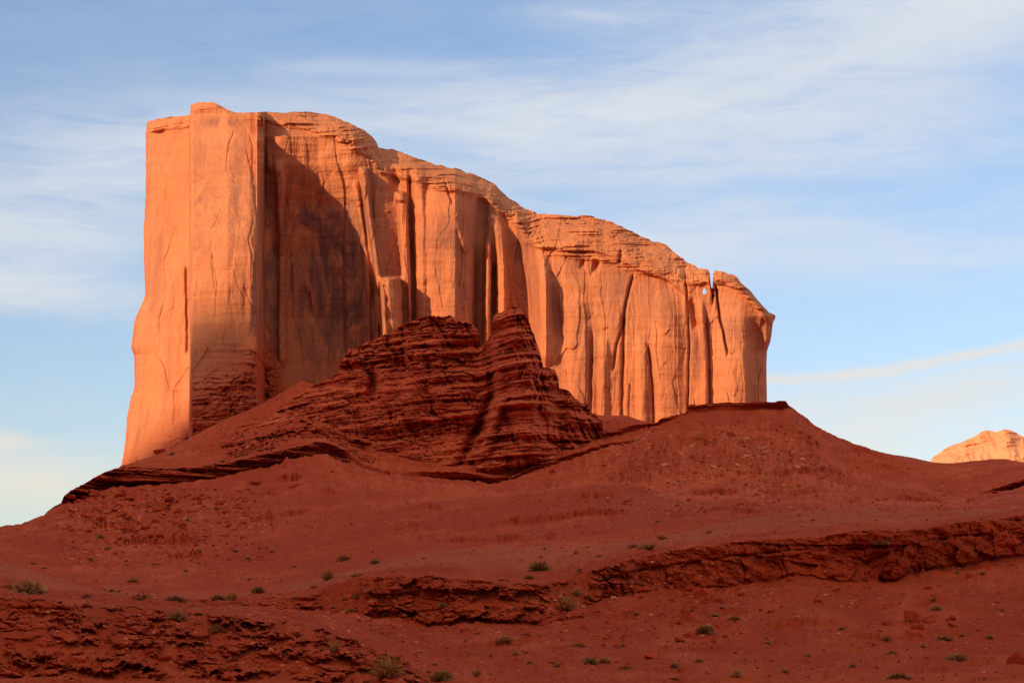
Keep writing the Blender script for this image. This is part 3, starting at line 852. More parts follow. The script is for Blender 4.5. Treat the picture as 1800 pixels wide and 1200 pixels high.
outc, OC = climb('rock_outcrop', cpo, top, base, dep, dept, 360, disp_out, M_LAYER, back=60.0, roll=4.0, even=True)
tag(outc, 'dark red layered rock outcrop with a rounded dome and a sharp spire before the butte', 'rock outcrop')
#@@BUTTE
# ------------------------------------------------------------ the great butte
BT = [(258, 216), (262, 212), (275, 210), (300, 206), (330, 203), (334, 200), (335, 185), (345, 180), (375, 180), (385, 184), (400, 193), (415, 198), (440, 198), (470, 197), (500, 198), (530, 196), (545, 197), (575, 201), (590, 206), (600, 210), (620, 220), (640, 228), (655, 240), (662, 249), (665, 258), (690, 263), (715, 270), (745, 283), (770, 290), (800, 296), (835, 308), (855, 318), (870, 325), (880, 336), (895, 350), (910, 358), (930, 370), (945, 375), (980, 376), (1010, 379), (1040, 380), (1070, 388), (1090, 397), (1110, 407), (1130, 418), (1160, 427), (1175, 433), (1190, 446), (1205, 459), (1225, 470), (1244, 473), (1247.5, 480), (1249.5, 500), (1251.5, 508), (1253, 500), (1253.5, 482), (1256, 476), (1275, 477), (1295, 487), (1300, 493), (1320, 512), (1340, 535), (1352, 548), (1362, 552), (1365, 557)]
LEFT_E = [(200, 258), (216, 258), (235, 256), (300, 257), (320, 255), (340, 256), (400, 253), (450, 253), (520, 255), (533, 250), (552, 241), (570, 235), (597, 233), (610, 230), (623, 236), (683, 237), (697, 230), (737, 223), (783, 220), (817, 214), (860, 200)]
RIGHT_E = [(555, 1365), (562, 1361), (569, 1358), (589, 1356), (600, 1354), (617, 1348), (644, 1347), (702, 1348), (800, 1349)]
bp = np.concatenate([np.arange(258, 330, 0.9), np.arange(330, 340, 0.4), np.arange(340, 446, 0.9), np.arange(446, 482, 0.35), np.arange(482, 1244, 0.75), np.arange(1244, 1258, 0.35), np.arange(1258, 1365.2, 0.8)])
btop = interp(BT, bp)
btop_s = btop.copy()
btop = btop + 1.3 * np.tanh(6 * perlin(bp / 17, 0.9, 0.7)) * np.clip((bp - 560) / 100, 0.25, 1) * (1 - window(bp, 1244, 1257, 2)) + 1.5 * fbm(bp / 14, 0.5, 0.2, 4, 0.6) * (1 - window(bp, 1244, 1257, 2)) * (1 - 0.5 * window(bp, 335, 450, 5))
bbase = np.full_like(bp, 800.0) + interp([(258, 60), (500, 30), (700, 0), (1365, 0)], bp)
BD = [(258, 1264), (262, 1246), (270, 1236), (300, 1228), (325, 1222), (332, 1220), (335.5, 1182), (340, 1178), (400, 1172), (440, 1174), (452, 1178), (466, 1256), (500, 1260), (560, 1266), (620, 1262), (660, 1256), (700, 1264), (740, 1262), (800, 1264), (840, 1282), (880, 1288), (930, 1284), (960, 1270), (1040, 1272), (1100, 1274), (1200, 1278), (1243, 1281), (1248, 1281), (1253, 1281), (1257, 1280), (1300, 1280), (1340, 1284), (1356, 1292), (1365, 1310)]
bdep = interp(BD, bp)
# w = 0 at the foot .. 1 at the rim; the shape is given by features along the face
FEAT = [  # path, half width, metres (minus = towards the viewer), softness of the ends
    ([(639, 298), (648, 380), (660, 450), (671, 520), (676, 640)], 6, -13, 5),
    ([(626, 330), (638, 420), (650, 520)], 5, -5, 20),
    ([(687, 487), (688, 520), (690, 640)], 16, -30, 4), ([(668, 500), (669, 640)], 2.6, 9, 10), ([(712, 505), (716, 640)], 5, 7, 14),
    ([(702, 338), (704, 354)], 9, -9, 4),
    ([(708, 350), (713, 450), (718, 640)], 8, -9, 9),
    ([(737, 300), (740, 640)], 9, -4, 20),
    ([(720, 305), (722, 400), (727, 500), (729, 640)], 3.4, 6, 12),
    ([(690, 300), (697, 330)], 9, 7, 14),
    ([(785, 350), (782, 640)], 42, -12, 40),
    ([(812, 400), (826, 450), (822, 640)], 9, -5, 20),
    ([(848, 345), (843, 450), (836, 640)], 11, 6, 22),
    ([(857, 425), (858, 500), (856, 640)], 6, -11, 10),
    ([(877, 400), (882, 470), (884, 640)], 9, -12, 14),
    ([(890, 360), (905, 440), (922, 540), (926, 640)], 13, 8, 24),
    ([(945, 420), (955, 520), (965, 640)], 10, -6, 30),
    ([(868, 470), (866, 560)], 4, 7, 12),
    ([(1112, 485), (1100, 530), (1097, 570), (1084, 605), (1078, 650)], 2.4, 4.5, 6),
    ([(1096, 560), (1095, 650), (1093, 745)], 2.8, 5.5, 14),
    ([(1140, 610), (1147, 680), (1150, 760)], 2.4, 5, 10),
    ([(1128, 600), (1132, 760)], 9, -4, 30),
    ([(1205, 480), (1212, 600), (1208, 760)], 2.0, 3.5, 20),
    ([(1215, 530), (1223, 575)], 6, 7, 10),
    ([(1232, 540), (1240, 640), (1240, 760)], 5, -5, 20),
    ([(1241, 560), (1245, 620), (1249, 760)], 2.4, 3.5, 30), ([(1250.5, 480), (1253, 530)], 2.2, 8, 12),
    ([(1256, 490), (1266, 560), (1279, 620)], 2.0, 7, 12),
    ([(1049, 459), (1046, 476)], 6, 5, 7), ([(1024, 458), (1022, 470)], 4, 3.5, 6), ([(1091, 440), (1089, 462)], 3, 5, 3),
    ([(955, 470), (952, 640)], 12, -7, 20), ([(1015, 520), (1020, 740)], 20, -5, 40), ([(975, 520), (985, 600)], 7, 4, 30),
    ([(1170, 520), (1175, 740)], 22, -5, 60), ([(1062, 600), (1060, 740)], 8, -4, 20), ([(1330, 570), (1332, 740)], 14, 9, 20),
    ([(1290, 540), (1290, 740)], 26, -4, 40), ([(1040, 590), (1036, 740)], 4, 4, 20),
    ([(489, 290), (492, 330), (496, 420), (496, 640)], 8, -7, 12), ([(509, 420), (514, 560)], 3, 2, 40),
    ([(535, 510), (543, 560)], 9, 4, 14), ([(655, 500), (657, 640)], 5, 7, 30), ([(612, 420), (618, 640)], 9, -5, 40),
    ([(470, 260), (473, 300)], 5, -3, 8), ([(782, 318), (795, 358)], 2, 3, 6),
    ([(328, 470), (329, 620)], 2.5, 4, 10), ([(296, 560), (292, 760)], 20, -2, 60), ([(412, 232), (402, 258), (398, 300)], 1.6, 0.9, 8), ([(440, 240), (446, 262), (441, 330)], 1.6, 0.9, 10), ([(446, 385), (438, 420), (447, 470)], 1.8, 1.1, 12), ([(372, 440), (382, 500), (378, 560)], 1.5, 0.7, 20), ([(300, 470), (308, 520), (302, 560)], 1.8, 0.7, 14), ([(430, 505), (446, 545), (440, 590)], 1.8, 1.0, 10),
]
FOOT = [(190, 830), (215, 806), (260, 778), (300, 748), (333, 716), (337, 652), (380, 640), (410, 622), (440, 590), (455, 572), (475, 585), (488, 625), (500, 668), (560, 720), (1365, 900)]


def edge_b(px, py):
    le = np.interp(py, [a[0] for a in LEFT_E], [a[1] for a in LEFT_E])
    re = np.interp(py, [a[0] for a in RIGHT_E], [a[1] for a in RIGHT_E])
    le = le + 1.2 * perlin(py / 9, 0.4, 0.3)
    px = px + (le - 258) * np.clip((333 - px) / 75, 0, 1)
    return px + (re - 1365) * sstep(px, 1300, 1365) * (py > 555 - 40) * np.clip((py - 515) / 40, 0, 1)


def disp_b(px, py, x, y, z, t):
    tp = smooth1(btop_s, 14, 0)[None]
    below = py - tp                                  # pixels under the rim
    pil = window(px, 335, 452, 2)
    lft = 1 - sstep(px, 332, 336)
    alc = window(px, 470, 640, 30)
    d = 0.0 * px
    # the buttress runs out towards its foot; its flank is the deep shaded recess
    out = np.interp(py, [180, 200, 232, 262, 300, 345, 400, 450, 620, 800], [62, 64, 56, 46, 34, 13, -7, -19, -27, -38])
    flank = 1 - sstep(px, 452, 470)
    flk = np.clip((px - 450 + 4 * fbm(py / 26, 0.7, 0.4, 4, 0.6)) / 14.0, 0, 1)
    lo = np.interp(py, [180, 240, 300, 500, 700, 860], [60, 54, 44, 22, 6, -14])
    e_ = np.clip((px - 332 + 2.2 * fbm(py / 30, 0.2, 0.9, 4, 0.6)) / 3.5, 0, 1)
    d = d + lo * (1 - e_) + out * e_ * (1 - flk)
    # shoulder of the wall over the alcove, alcove under it
    d = d + alc * np.interp(py, [200, 240, 290, 360, 450, 560, 700], [-10, -22, -16, 2, 14, 16, 6])
    rest = sstep(px, 640, 700)
    # rounded shoulder below the rim and stepped cap
    cap = np.interp(px, [258, 330, 440, 560, 640, 700, 840, 900, 960, 1060, 1180, 1240, 1365], [16, 16, 6, 34, 44, 44, 36, 34, 70, 80, 50, 20, 12])
    r = np.clip(1 - below / cap, 0, 1)
    back = np.interp(px, [258, 330, 440, 560, 700, 960, 1180, 1240, 1365], [6, 6, 3, 26, 34, 46, 30, 8, 10])
    d = d + back * r ** 1.8
    # flutes
    amp = np.interp(px, [258, 330, 452, 470, 560, 640, 700, 1365], [0.26, 0.18, 0.18, 0.40, 0.28, 0.58, 0.5, 0.28]) * np.interp(below, [0, 40, 120, 200], [0.2, 0.45, 0.9, 1.0])
    xx = x + 0.35 * y
    wz = 3.0 * perlin(z / 60, x / 80, 0.1) + 1.2 * perlin(z / 18, x / 30, 5.1)
    fl = fbm((xx + wz) / 30, z / 330, 2.2, 3, 0.5, ridged=True)
    # plane faces of joint-bounded columns and the slabs between them
    pa, pe = worley((xx + wz) / 15, z / 240 + 0.3 * perlin(xx / 20, z / 90, .7), 61, 1.7)
    pb, pe2 = worley((xx + wz) / 6.5, z / 85, 64, 1.7)
    pc, pe3 = worley((xx + 2.2 * perlin(z / 14, x / 14, .9)) / 12, z / 34 + 0.4 * perlin(xx / 9, z / 30, .2), 67, 1.0)
    d = d + amp * (-3.6 * fl - 4.4 * pa - 1.1 * pb - 6.0 * perlin(xx / 42, z / 400, 33.3))
    d = d - (0.55 + 0.6 * amp) * 1.5 * pc 
    fk = fbm(xx / 24, z / 52, 4.4, 3, 0.5)
    d = d + (0.3 + 0.7 * amp) * 1.1 * np.tanh(fk * 14)
    d = d + 0.6 * fbm(x / 6, y / 6, z / 14, 5, 0.6)
    # named features
    for path, hw, a, soft in FEAT:
        pys = [p[1] for p in path]
        cx = np.interp(py, pys, [p[0] for p in path]) + 1.2 * perlin(py / 22, hw, a)
        j = np.abs(px - cx) < hw * 2.6
        if hw < 4:
            prof = np.exp(-((px - cx) / hw) ** 2)
        else:
            prof = np.exp(-((px - cx) / hw) ** 4)
        d = d + a * prof * j * window(py, pys[0], pys[-1], soft)
    # shelf and thin beds near the rim
    shelf = window(px, 935, 1200, 25) * sstep(below, 58, 64) * (1 - sstep(below, 64, 130))
    d = d + 5 * shelf
    capz = np.clip(1 - below / (cap * 1.0 + 8), 0, 1)
    s1 = strata(x, y, z - 0.02 * x, 4.6, 2.0)
    s2 = strata(x, y, z - 0.02 * x, 1.8, 8.0)
    ck = craggy(x + 0.3 * y, z, y, 16.0, 2.6, 77)
    d = d - sstep(capz, 0.0, 0.25) * (s1 * 3.6 + s2 * 1.4 + ck * 2.4) * (0.45 + 0.9 * np.clip(fbm(x / 30, y / 30, z / 16, 3) * 2 + 0.5, 0, 1)) * (1 - 0.75 * pil)
    crag = window(px, 600, 690, 20) + window(px, 850, 960, 20) + window(px, 1170, 1245, 20)
    d = d - crag * sstep(capz, 0, 0.3) * 6 * fbm(x / 7, y / 7, z / 6, 4, 0.6)
    # faint bedding lower down
    d = d - 0.6 * strata(x, y, z, 9.0, 12.0)
    # red layered foot
    ft = np.interp(px, [a[0] for a in FOOT], [a[1] for a in FOOT]) + 6 * perlin(px / 14, py / 20, 5.5)
    foot = sstep(py, ft - 6, ft + 60)
    dd = np.clip(py - ft, 0, 200)
    s3 = strata(x, y, z, 6.0, 22.0)
    c3 = craggy(x + 0.4 * y, z, y, 11.0, 5.0, 99)
    c4 = craggy(x + 0.4 * y, z, y, 4.5, 2.2, 95)
    d = d + foot * (-0.20 * dd - s3 * 3.0 - c3 * 7.0 - c4 * 2.4 - 3 * fbm(x / 12, y / 12, z / 8, 5, 0.6))
    return d, 0 * d


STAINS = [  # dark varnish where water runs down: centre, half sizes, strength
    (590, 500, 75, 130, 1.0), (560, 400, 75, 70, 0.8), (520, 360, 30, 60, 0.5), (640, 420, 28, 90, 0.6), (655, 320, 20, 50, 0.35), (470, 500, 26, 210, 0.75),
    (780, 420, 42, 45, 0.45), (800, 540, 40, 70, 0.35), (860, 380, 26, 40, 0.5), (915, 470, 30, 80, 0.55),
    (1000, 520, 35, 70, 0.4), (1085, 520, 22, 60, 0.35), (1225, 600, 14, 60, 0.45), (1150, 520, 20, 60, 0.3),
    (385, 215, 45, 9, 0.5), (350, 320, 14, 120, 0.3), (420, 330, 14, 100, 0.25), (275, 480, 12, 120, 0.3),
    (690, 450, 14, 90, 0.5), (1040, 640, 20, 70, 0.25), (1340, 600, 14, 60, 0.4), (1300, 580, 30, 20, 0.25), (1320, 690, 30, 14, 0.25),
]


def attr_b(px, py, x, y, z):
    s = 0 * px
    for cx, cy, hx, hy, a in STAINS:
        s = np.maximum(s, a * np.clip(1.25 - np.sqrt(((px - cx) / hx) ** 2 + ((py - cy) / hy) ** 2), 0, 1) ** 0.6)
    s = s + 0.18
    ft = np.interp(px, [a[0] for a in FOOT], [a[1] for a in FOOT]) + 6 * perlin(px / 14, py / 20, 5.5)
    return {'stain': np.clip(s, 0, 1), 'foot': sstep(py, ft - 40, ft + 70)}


HOLE = (1238.5, 512.0, 3.4, 5.2)


def hole_b(q, px, py):
    """a small window right through the thin fin near the right end"""
    r = ((px - HOLE[0]) / HOLE[2]) ** 2 + ((py - HOLE[1]) / HOLE[3]) ** 2 + 0.5 * perlin(px / 3, py / 3, .5)
    hit = np.zeros(q.shape[:2], bool)
    h = r < 1
    hit[:] = h[:-1, :-1] | h[1:, 1:]
    return q[~hit]


thick = np.interp(bp, [258, 1180, 1215, 1235, 1256, 1280, 1365], [260, 220, 90, 22, 22, 60, 40])
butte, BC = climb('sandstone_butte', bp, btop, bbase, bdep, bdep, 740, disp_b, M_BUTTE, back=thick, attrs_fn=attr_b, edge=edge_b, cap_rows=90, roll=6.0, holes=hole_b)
tag(butte, 'huge sunlit orange sandstone butte with sheer fluted walls sloping down to the right', 'butte')

# ------------------------------------------------------------ the far butte on the right
FT = [(1600, 850), (1620, 828), (1634, 812), (1640, 803), (1650, 796), (1668, 784), (1690, 777), (1700, 772), (1715, 766), (1724, 759), (1732, 756), (1744, 757), (1752, 759), (1765, 754), (1775, 755), (1790, 762), (1800, 768), (1830, 790), (1870, 800), (1960, 830), (2050, 850)]
fp = np.arange(1600, 2050, 1.0)


def disp_f(px, py, x, y, z, t):
    s = strata(x, y, z - 0.04 * x, 14.0, 3.0)
    fl = fbm(x / 45, z / 90, 1.1, 4, 0.55, ridged=True)
    rid = fbm(x / 110, y / 200, z / 200, 3, 0.5)
    return (-s * 9 - fl * 9 + rid * 45) * sstep(t, 0, .1), 0 * px


far, _ = climb('sandstone_butte', fp, interp(FT, fp), np.full_like(fp, 900.0), np.full_like(fp, 2500.0), np.full_like(fp, 2640.0), 150, disp_f, M_FAR, back=250.0,
               attrs_fn=lambda px, py, x, y, z: {'stain': 0 * px + 0.1, 'foot': 0 * px})
tag(far, 'small sunlit orange butte peeking over the dark hills at the right edge', 'butte')

# ------------------------------------------------------------ unseen landform added behind the viewer, its skyline shaped to shade the land
HQ = [(-3000, 120), (-1300, 160), (-1100, 225), (-1002, 296), (-956, 338), (-890, 390), (-865, 372), (-830, 362), (0, 362), (1500, 360), (2600, 150)]
qq = np.arange(-3000, 2600, 12.0)
PM = -1100.0
hq = interp(HQ, qq) - PM * TE + 6 * fbm(qq / 90, 0.3, 0.2, 4)
rows = []
for dp, kz in ((420, 0.0), (260, 0.18), (120, 0.42), (40, 0.62), (12, 0.98), (0, 1.0), (-200, 1.0), (-500, 1.0), (-560, 0.5), (-900, 0.0)):
    p = PM + dp + 14 * fbm(qq / 60, dp / 50.0, 0.2, 4) * (dp > 0)
    rows.append(np.stack([p * SA + qq * CA, p * CA - qq * SA, (hq + 1) * kz - 1], -1))
rows = np.array(rows)
tag(raw_mesh('shadow_mesa', rows.reshape(-1, 3), grid_quads(len(rows), len(qq)).reshape(-1, 4), M_BUTTE, True,
             {'stain': np.zeros(rows.shape[:2]), 'foot': np.zeros(rows.shape[:2])}), kind='structure')
#@@SMALL
# ------------------------------------------------------------ boulders
import bmesh


def hull_mesh(name, n, flat, seed, mat):
    r = random.Random(seed)
    bm = bmesh.new()
    for _ in range(n):
        v = Vector((r.gauss(0, 1), r.gauss(0, 1), r.gauss(0, 1))).normalized()
        v = Vector([math.copysign(abs(c) ** 0.6, c) for c in v]) * r.uniform(0.42, 0.56)
        bm.verts.new((v.x, v.y * 0.8, v.z * flat))
    res = bmesh.ops.convex_hull(bm, input=bm.verts)
    bmesh.ops.delete(bm, geom=list(set(res['geom_interior'] + res['geom_unused'])), context='VERTS')
    bmesh.ops.dissolve_limit(bm, angle_limit=0.25, verts=bm.verts, edges=bm.edges)
    bmesh.ops.bevel(bm, geom=bm.edges[:], offset=0.02, segments=1, affect='EDGES')
    bmesh.ops.triangulate(bm, faces=bm.faces)
    bmesh.ops.subdivide_edges(bm, edges=bm.edges, cuts=1)
    for v in bm.verts:
        v.co += Vector((r.uniform(-1, 1), r.uniform(-1, 1), r.uniform(-1, 1))) * 0.012
    me = bpy.data.meshes.new(name)
    bm.to_mesh(me)
    bm.free()
    me.materials.append(mat)
    return me


ROCKS = [hull_mesh('boulder', 16, 0.75, 10 + i, M_BOULDER) for i in range(5)]
SLABS = [hull_mesh('flat_rock', 14, 0.38, 30 + i, M_BOULDER) for i in range(5)]
PALES = [hull_mesh('pale_rock', 14, 0.6, 50 + i, M_PALE) for i in range(4)]


def put_rock(name, meshes, px, py, w, label, cat, group=None, tilt=0.35, sink=0.12):
    p = on_ground(px, py)
    if p is None:
        return None
    s = w / F * p.y
    o = bpy.data.objects.new(name, random.choice(meshes))
    o.scale = (s, s * random.uniform(0.8, 1.1), s * random.uniform(0.8, 1.15))
    o.rotation_euler = (random.uniform(-tilt, tilt), random.uniform(-tilt, tilt), random.uniform(-0.7, 0.7) + random.choice((0, math.pi)))
    o.location = p + Vector((0, 0.1 * s, s * (0.22 - sink)))
    SC.collection.objects.link(o)
    return tag(o, label, cat, group, 'thing')


BIG = [
    ('boulder', ROCKS, 1606, 1094, 38, 'largest angular red boulder in the rock pile at lower right'),
    ('boulder', ROCKS, 1613, 1108, 28, 'red boulder wedged under the largest one in the lower right pile'),
    ('boulder', ROCKS, 1638, 1096, 24, 'red boulder touching the right side of the lower right pile'),
    ('boulder', ROCKS, 1602, 1122, 30, 'rounded red boulder lying just below the lower right pile'),
    ('boulder', ROCKS, 1559, 1099, 22, 'half-buried round red boulder left of the lower right pile'),
    ('flat_rock', SLABS, 1677, 1105, 22, 'flat red stone right of the lower right pile, beside a bush'),
    ('flat_rock', SLABS, 1671, 1090, 20, 'thin flat stone above the flat stone right of the pile'),
    ('boulder', ROCKS, 1797, 1168, 46, 'dark red boulder cut off by the right edge of the picture'),
    ('boulder', ROCKS, 1212, 1096, 30, 'large pale red boulder in the loose group left of the straw bushes'),
    ('boulder', ROCKS, 1265, 1103, 18, 'square red stone below the two straw bushes'),
    ('boulder', ROCKS, 1213, 1121, 20, 'lowest boulder but one in the group left of the straw bushes'),
    ('flat_rock', SLABS, 1196, 1129, 22, 'flat slab at the bottom of the group left of the straw bushes'),
    ('boulder', ROCKS, 1232, 1046, 26, 'broken dark red boulder fallen at the left foot of the long ledge'),
    ('boulder', ROCKS, 1248, 1055, 20, 'smaller block right of the broken boulder below the long ledge'),
    ('boulder', ROCKS, 1303, 1047, 13, 'small block standing alone below the round bulge of the long ledge'),
    ('boulder', ROCKS, 1468, 1040, 18, 'upright red stone below the middle of the long ledge'),
    ('boulder', ROCKS, 1439, 1060, 18, 'lone dark stone on bare soil below the long ledge'),
    ('flat_rock', SLABS, 1355, 1077, 15, 'lone flat stone right of the straw bushes'),
    ('flat_rock', SLABS, 288, 1160, 32, 'long pale red slab lying at the foot of the near left ledge'),
    ('flat_rock', SLABS, 262, 1150, 24, 'shorter slab touching the long pale slab at lower left'),
    ('boulder', ROCKS, 138, 1163, 30, 'red block below the near left ledge close to the bottom left corner'),
    ('boulder', ROCKS, 235, 1172, 24, 'rounded block near the bottom edge at lower left'),
    ('boulder', ROCKS, 818, 1110, 22, 'red block fallen below the low mid picture step'),
    ('boulder', ROCKS, 870, 1094, 20, 'pale red block at the right foot of the mid picture step'),
    ('flat_rock', SLABS, 1145, 1158, 30, 'flat slab beside two green bushes near the bottom edge'),
    ('boulder', ROCKS, 280, 797, 22, 'dark boulder on the slope above the dark layered overhanging ledge'),
    ('boulder', ROCKS, 1092, 726, 20, 'dark boulder on the saddle in front of the butte wall'),
    ('flat_rock', SLABS, 1284, 767, 18, 'dark flat slab high on the cone-shaped hill'),
    ('flat_rock', SLABS, 447, 851, 26, 'tilted dark slab below the right part of the overhanging ledge'),
    ('flat_rock', SLABS, 517, 857, 28, 'long dark slab right of the tilted one below the overhanging ledge'),
    ('flat_rock', SLABS, 292, 882, 30, 'biggest dark slab directly below the overhanging ledge'),
    ('flat_rock', SLABS, 150, 909, 24, 'leftmost slab of the rock fall below the ledge tip'),
]
for n_, ms, px, py, w, lab in BIG:
    put_rock(n_, ms, px, py, w, lab, 'boulder' if n_ == 'boulder' else 'rock slab', 'large loose rocks')
r_ = random.Random(5)
for i in range(150):         # the rock fall under the ledge
    px = r_.uniform(120, 440)
    put_rock('flat_rock', SLABS, px, 868 + r_.random() ** 1.4 * 85 + 0.04 * abs(px - 250), r_.choice((7, 9, 11, 13, 17, 22)),
             'flat dark red slab in the rock fall under the overhanging left ledge', 'rock slab', 'slabs fallen under the left ledge')
for cx, y0, y1, sp, n in ((1185, 795, 870, 14, 12), (1240, 790, 850, 20, 8), (1305, 770, 850, 7, 10), (1340, 785, 850, 6, 14), (1400, 780, 845, 12, 14), (1180, 850, 880, 22, 6)):
    for i in range(n):
        put_rock('pale_rock', PALES, r_.gauss(cx, sp), r_.uniform(y0, y1), r_.choice((5, 6, 6, 8, 10, 13)),
                 'small pale rock scattered down the side of the cone-shaped hill', 'rock', 'pale rocks on the cone-shaped hill')
for i in range(45):
    put_rock('boulder', ROCKS, r_.uniform(1000, 1790), r_.uniform(1040, 1198), r_.choice((4, 5, 6, 8, 10)),
             'small red stone lying on bare soil at lower right', 'stone', 'small stones at lower right')
for i in range(25):
    put_rock('boulder', ROCKS, r_.uniform(560, 960), r_.uniform(1090, 1190), r_.choice((4, 5, 7, 9)),
             'small red stone below the mid picture rock step', 'stone', 'small stones below the mid step')

for x0, x1, y0, y1, n, lab, grp in ((1180, 1300, 1036, 1062, 12, 'broken block at the left foot of the long ledge', 'blocks at the left foot of the long ledge'),
                                    (1380, 1800, 990, 1045, 18, 'broken block below the right half of the long ledge', 'blocks below the right half of the long ledge'),
                                    (640, 980, 1082, 1104, 14, 'broken block at the foot of the mid picture rock step', 'blocks at the foot of the mid step'),
                                    (20, 640, 1130, 1192, 24, 'loose block at the foot of the near left rubble ledge', 'blocks at the foot of the near left ledge')):
    for i in range(n):
        put_rock('boulder', ROCKS, r_.uniform(x0, x1), r_.uniform(y0, y1), r_.choice((7, 9, 11, 14, 18)), lab, 'boulder', grp)

for i in range(34):
    put_rock('boulder', ROCKS, r_.uniform(430, 1020), r_.uniform(735, 850), r_.choice((5, 6, 8, 10, 13)), 'small dark block on the talus around the layered outcrop', 'boulder', 'blocks on the talus around the outcrop')
for i in range(36):
    px = r_.uniform(1060, 1420)
    put_rock('pale_rock', PALES, px, r_.uniform(770, 880) - 0.1 * (px - 1060), r_.choice((6, 7, 9, 12, 15)), 'small pale rock scattered down the side of the cone-shaped hill', 'rock', 'pale rocks on the cone-shaped hill')

# gravel and chips nobody could count
gv, gf = [], []
tmpl = [np.array([tuple(v.co) for v in m.vertices]) for m in (SLABS[0], ROCKS[1])]
tf = [np.array([tuple(p.vertices) for p in m.polygons]) for m in (SLABS[0], ROCKS[1])]
# light hull for the chips
chip_v = np.array([(-.5, -.4, 0), (.45, -.45, .05), (.5, .4, 0), (-.4, .45, 0), (-.3, -.25, .35), (.3, -.2, .42), (.25, .25, .3), (-.2, .3, .38)])
chip_f = np.array([(0, 1, 5, 4), (1, 2, 6, 5), (2, 3, 7, 6), (3, 0, 4, 7), (4, 5, 6, 7), (3, 2, 1, 0)])
cnt = 0
gt = []
for x0, x1, y0, y1, n, smax in ((0, 1800, 1040, 1199, 2600, 4.5), (0, 760, 1070, 1199, 1400, 6), (980, 1300, 960, 1130, 700, 6), (100, 480, 860, 990, 2200, 5.5), (1060, 1450, 740, 900, 2200, 4.5), (600, 1000, 1040, 1120, 600, 6),
                                (0, 1800, 880, 1050, 4500, 3.0), (900, 1800, 800, 960, 2500, 3.0), (0, 1800, 1040, 1199, 3000, 3.0), (200, 620, 680, 800, 900, 4.0), (380, 620, 690, 800, 500, 3), (1400, 1800, 830, 900, 200, 3)):
    for i in range(n):
        px, py = r_.uniform(x0, x1), r_.uniform(y0, y1)
        p = on_ground(px, py)
        if p is None or p.y < 50:
            continue
        s = (1.8 + (smax * 1.9 - 1.8) * r_.random() ** 3.5) / F * p.y
        gt.append(r_.random())
        a = r_.uniform(0, 6.28)
        ca, sa = math.cos(a), math.sin(a)
        v = chip_v * np.array((s, s * r_.uniform(.6, 1), s * r_.uniform(.5, 1.3)))
        v = np.stack([v[:, 0] * ca - v[:, 1] * sa, v[:, 0] * sa + v[:, 1] * ca, v[:, 2]], -1) + np.array(p) + np.array((0, 0, -0.06 * s))
        gv.append(v)
        gf.append(chip_f + 8 * cnt)
        cnt += 1
tag(raw_mesh('gravel', np.concatenate(gv), np.concatenate(gf), M_CHIP, False, {'tone': np.repeat(gt, 8)}), kind='stuff')


# ------------------------------------------------------------ desert shrubs
def blades(name, n, mat, seed, h=0.75, spread=1.0, wid=0.03, up=0.35, droop=0.25, inner=0.15):
    r = random.Random(seed)
    V, T = [], []
    for i in range(n):
        a = r.uniform(0, 2 * math.pi)
        tilt = math.acos(r.uniform(up, 1.0)) * spread
        L = r.uniform(0.6, 1.0) * (0.5 + 0.12 * math.sin(3 * a + seed))
        s0 = r.uniform(0, inner)
        bx, by = r.gauss(0, 0.10), r.gauss(0, 0.10)
        d = Vector((math.sin(tilt) * math.cos(a), math.sin(tilt) * math.sin(a), math.cos(tilt) * h * 1.4))
        side = d.cross(Vector((r.uniform(-1, 1), r.uniform(-1, 1), r.uniform(-1, 1)))).normalized() * wid * r.uniform(0.6, 1.3)
        p0 = Vector((bx, by, 0)) + d * s0
        p1 = Vector((bx, by, 0)) + d * L * 0.6
        p2 = Vector((bx, by, 0)) + d * L + Vector((0, 0, -droop * L * math.sin(tilt)))
        k = len(V)
        V += [p0 - side * 0.5, p0 + side * 0.5, p1 + side, p1 - side, p2 + side * 0.3, p2 - side * 0.3]
        T += [(k, k + 1, k + 2, k + 3), (k + 3, k + 2, k + 4, k + 5)]
    me = bpy.data.meshes.new(name)
    me.from_pydata([tuple(v) for v in V], [], T)
    me.materials.append(mat)
    return me


FOL = {
    'sage': ([blades('foliage', 520, M_SAGE, 60 + i, 0.7, 1.0, 0.030, 0.05, 0.2, 0.6) for i in range(3)], [blades('stem', 24, M_STEM, 70, 0.6, 1.0, 0.016, 0.2, 0.0, 0.0)]),
    'straw': ([blades('foliage', 420, M_DRY, 80 + i, 0.95, 0.9, 0.014, 0.25, 0.35, 0.1) for i in range(3)], [blades('stem', 30, M_STEM, 90, 0.4, 1.0, 0.014, 0.3, 0.0, 0.0)]),
    'brush': ([blades('foliage', 300, M_DARK, 100 + i, 0.6, 1.0, 0.018, 0.02, 0.3, 0.3) for i in range(3)], [blades('stem', 30, M_STEM, 110, 0.55, 1.1, 0.016, 0.1, 0.0, 0.0)]),
}
WORDS = {'sage': 'grey-green', 'straw': 'pale straw-coloured', 'brush': 'dark brown'}
NAMES = {'sage': 'sage_bush', 'straw': 'grass_tuft', 'brush': 'dry_bush'}
CATS = {'sage': 'bush', 'straw': 'grass tuft', 'brush': 'bush'}


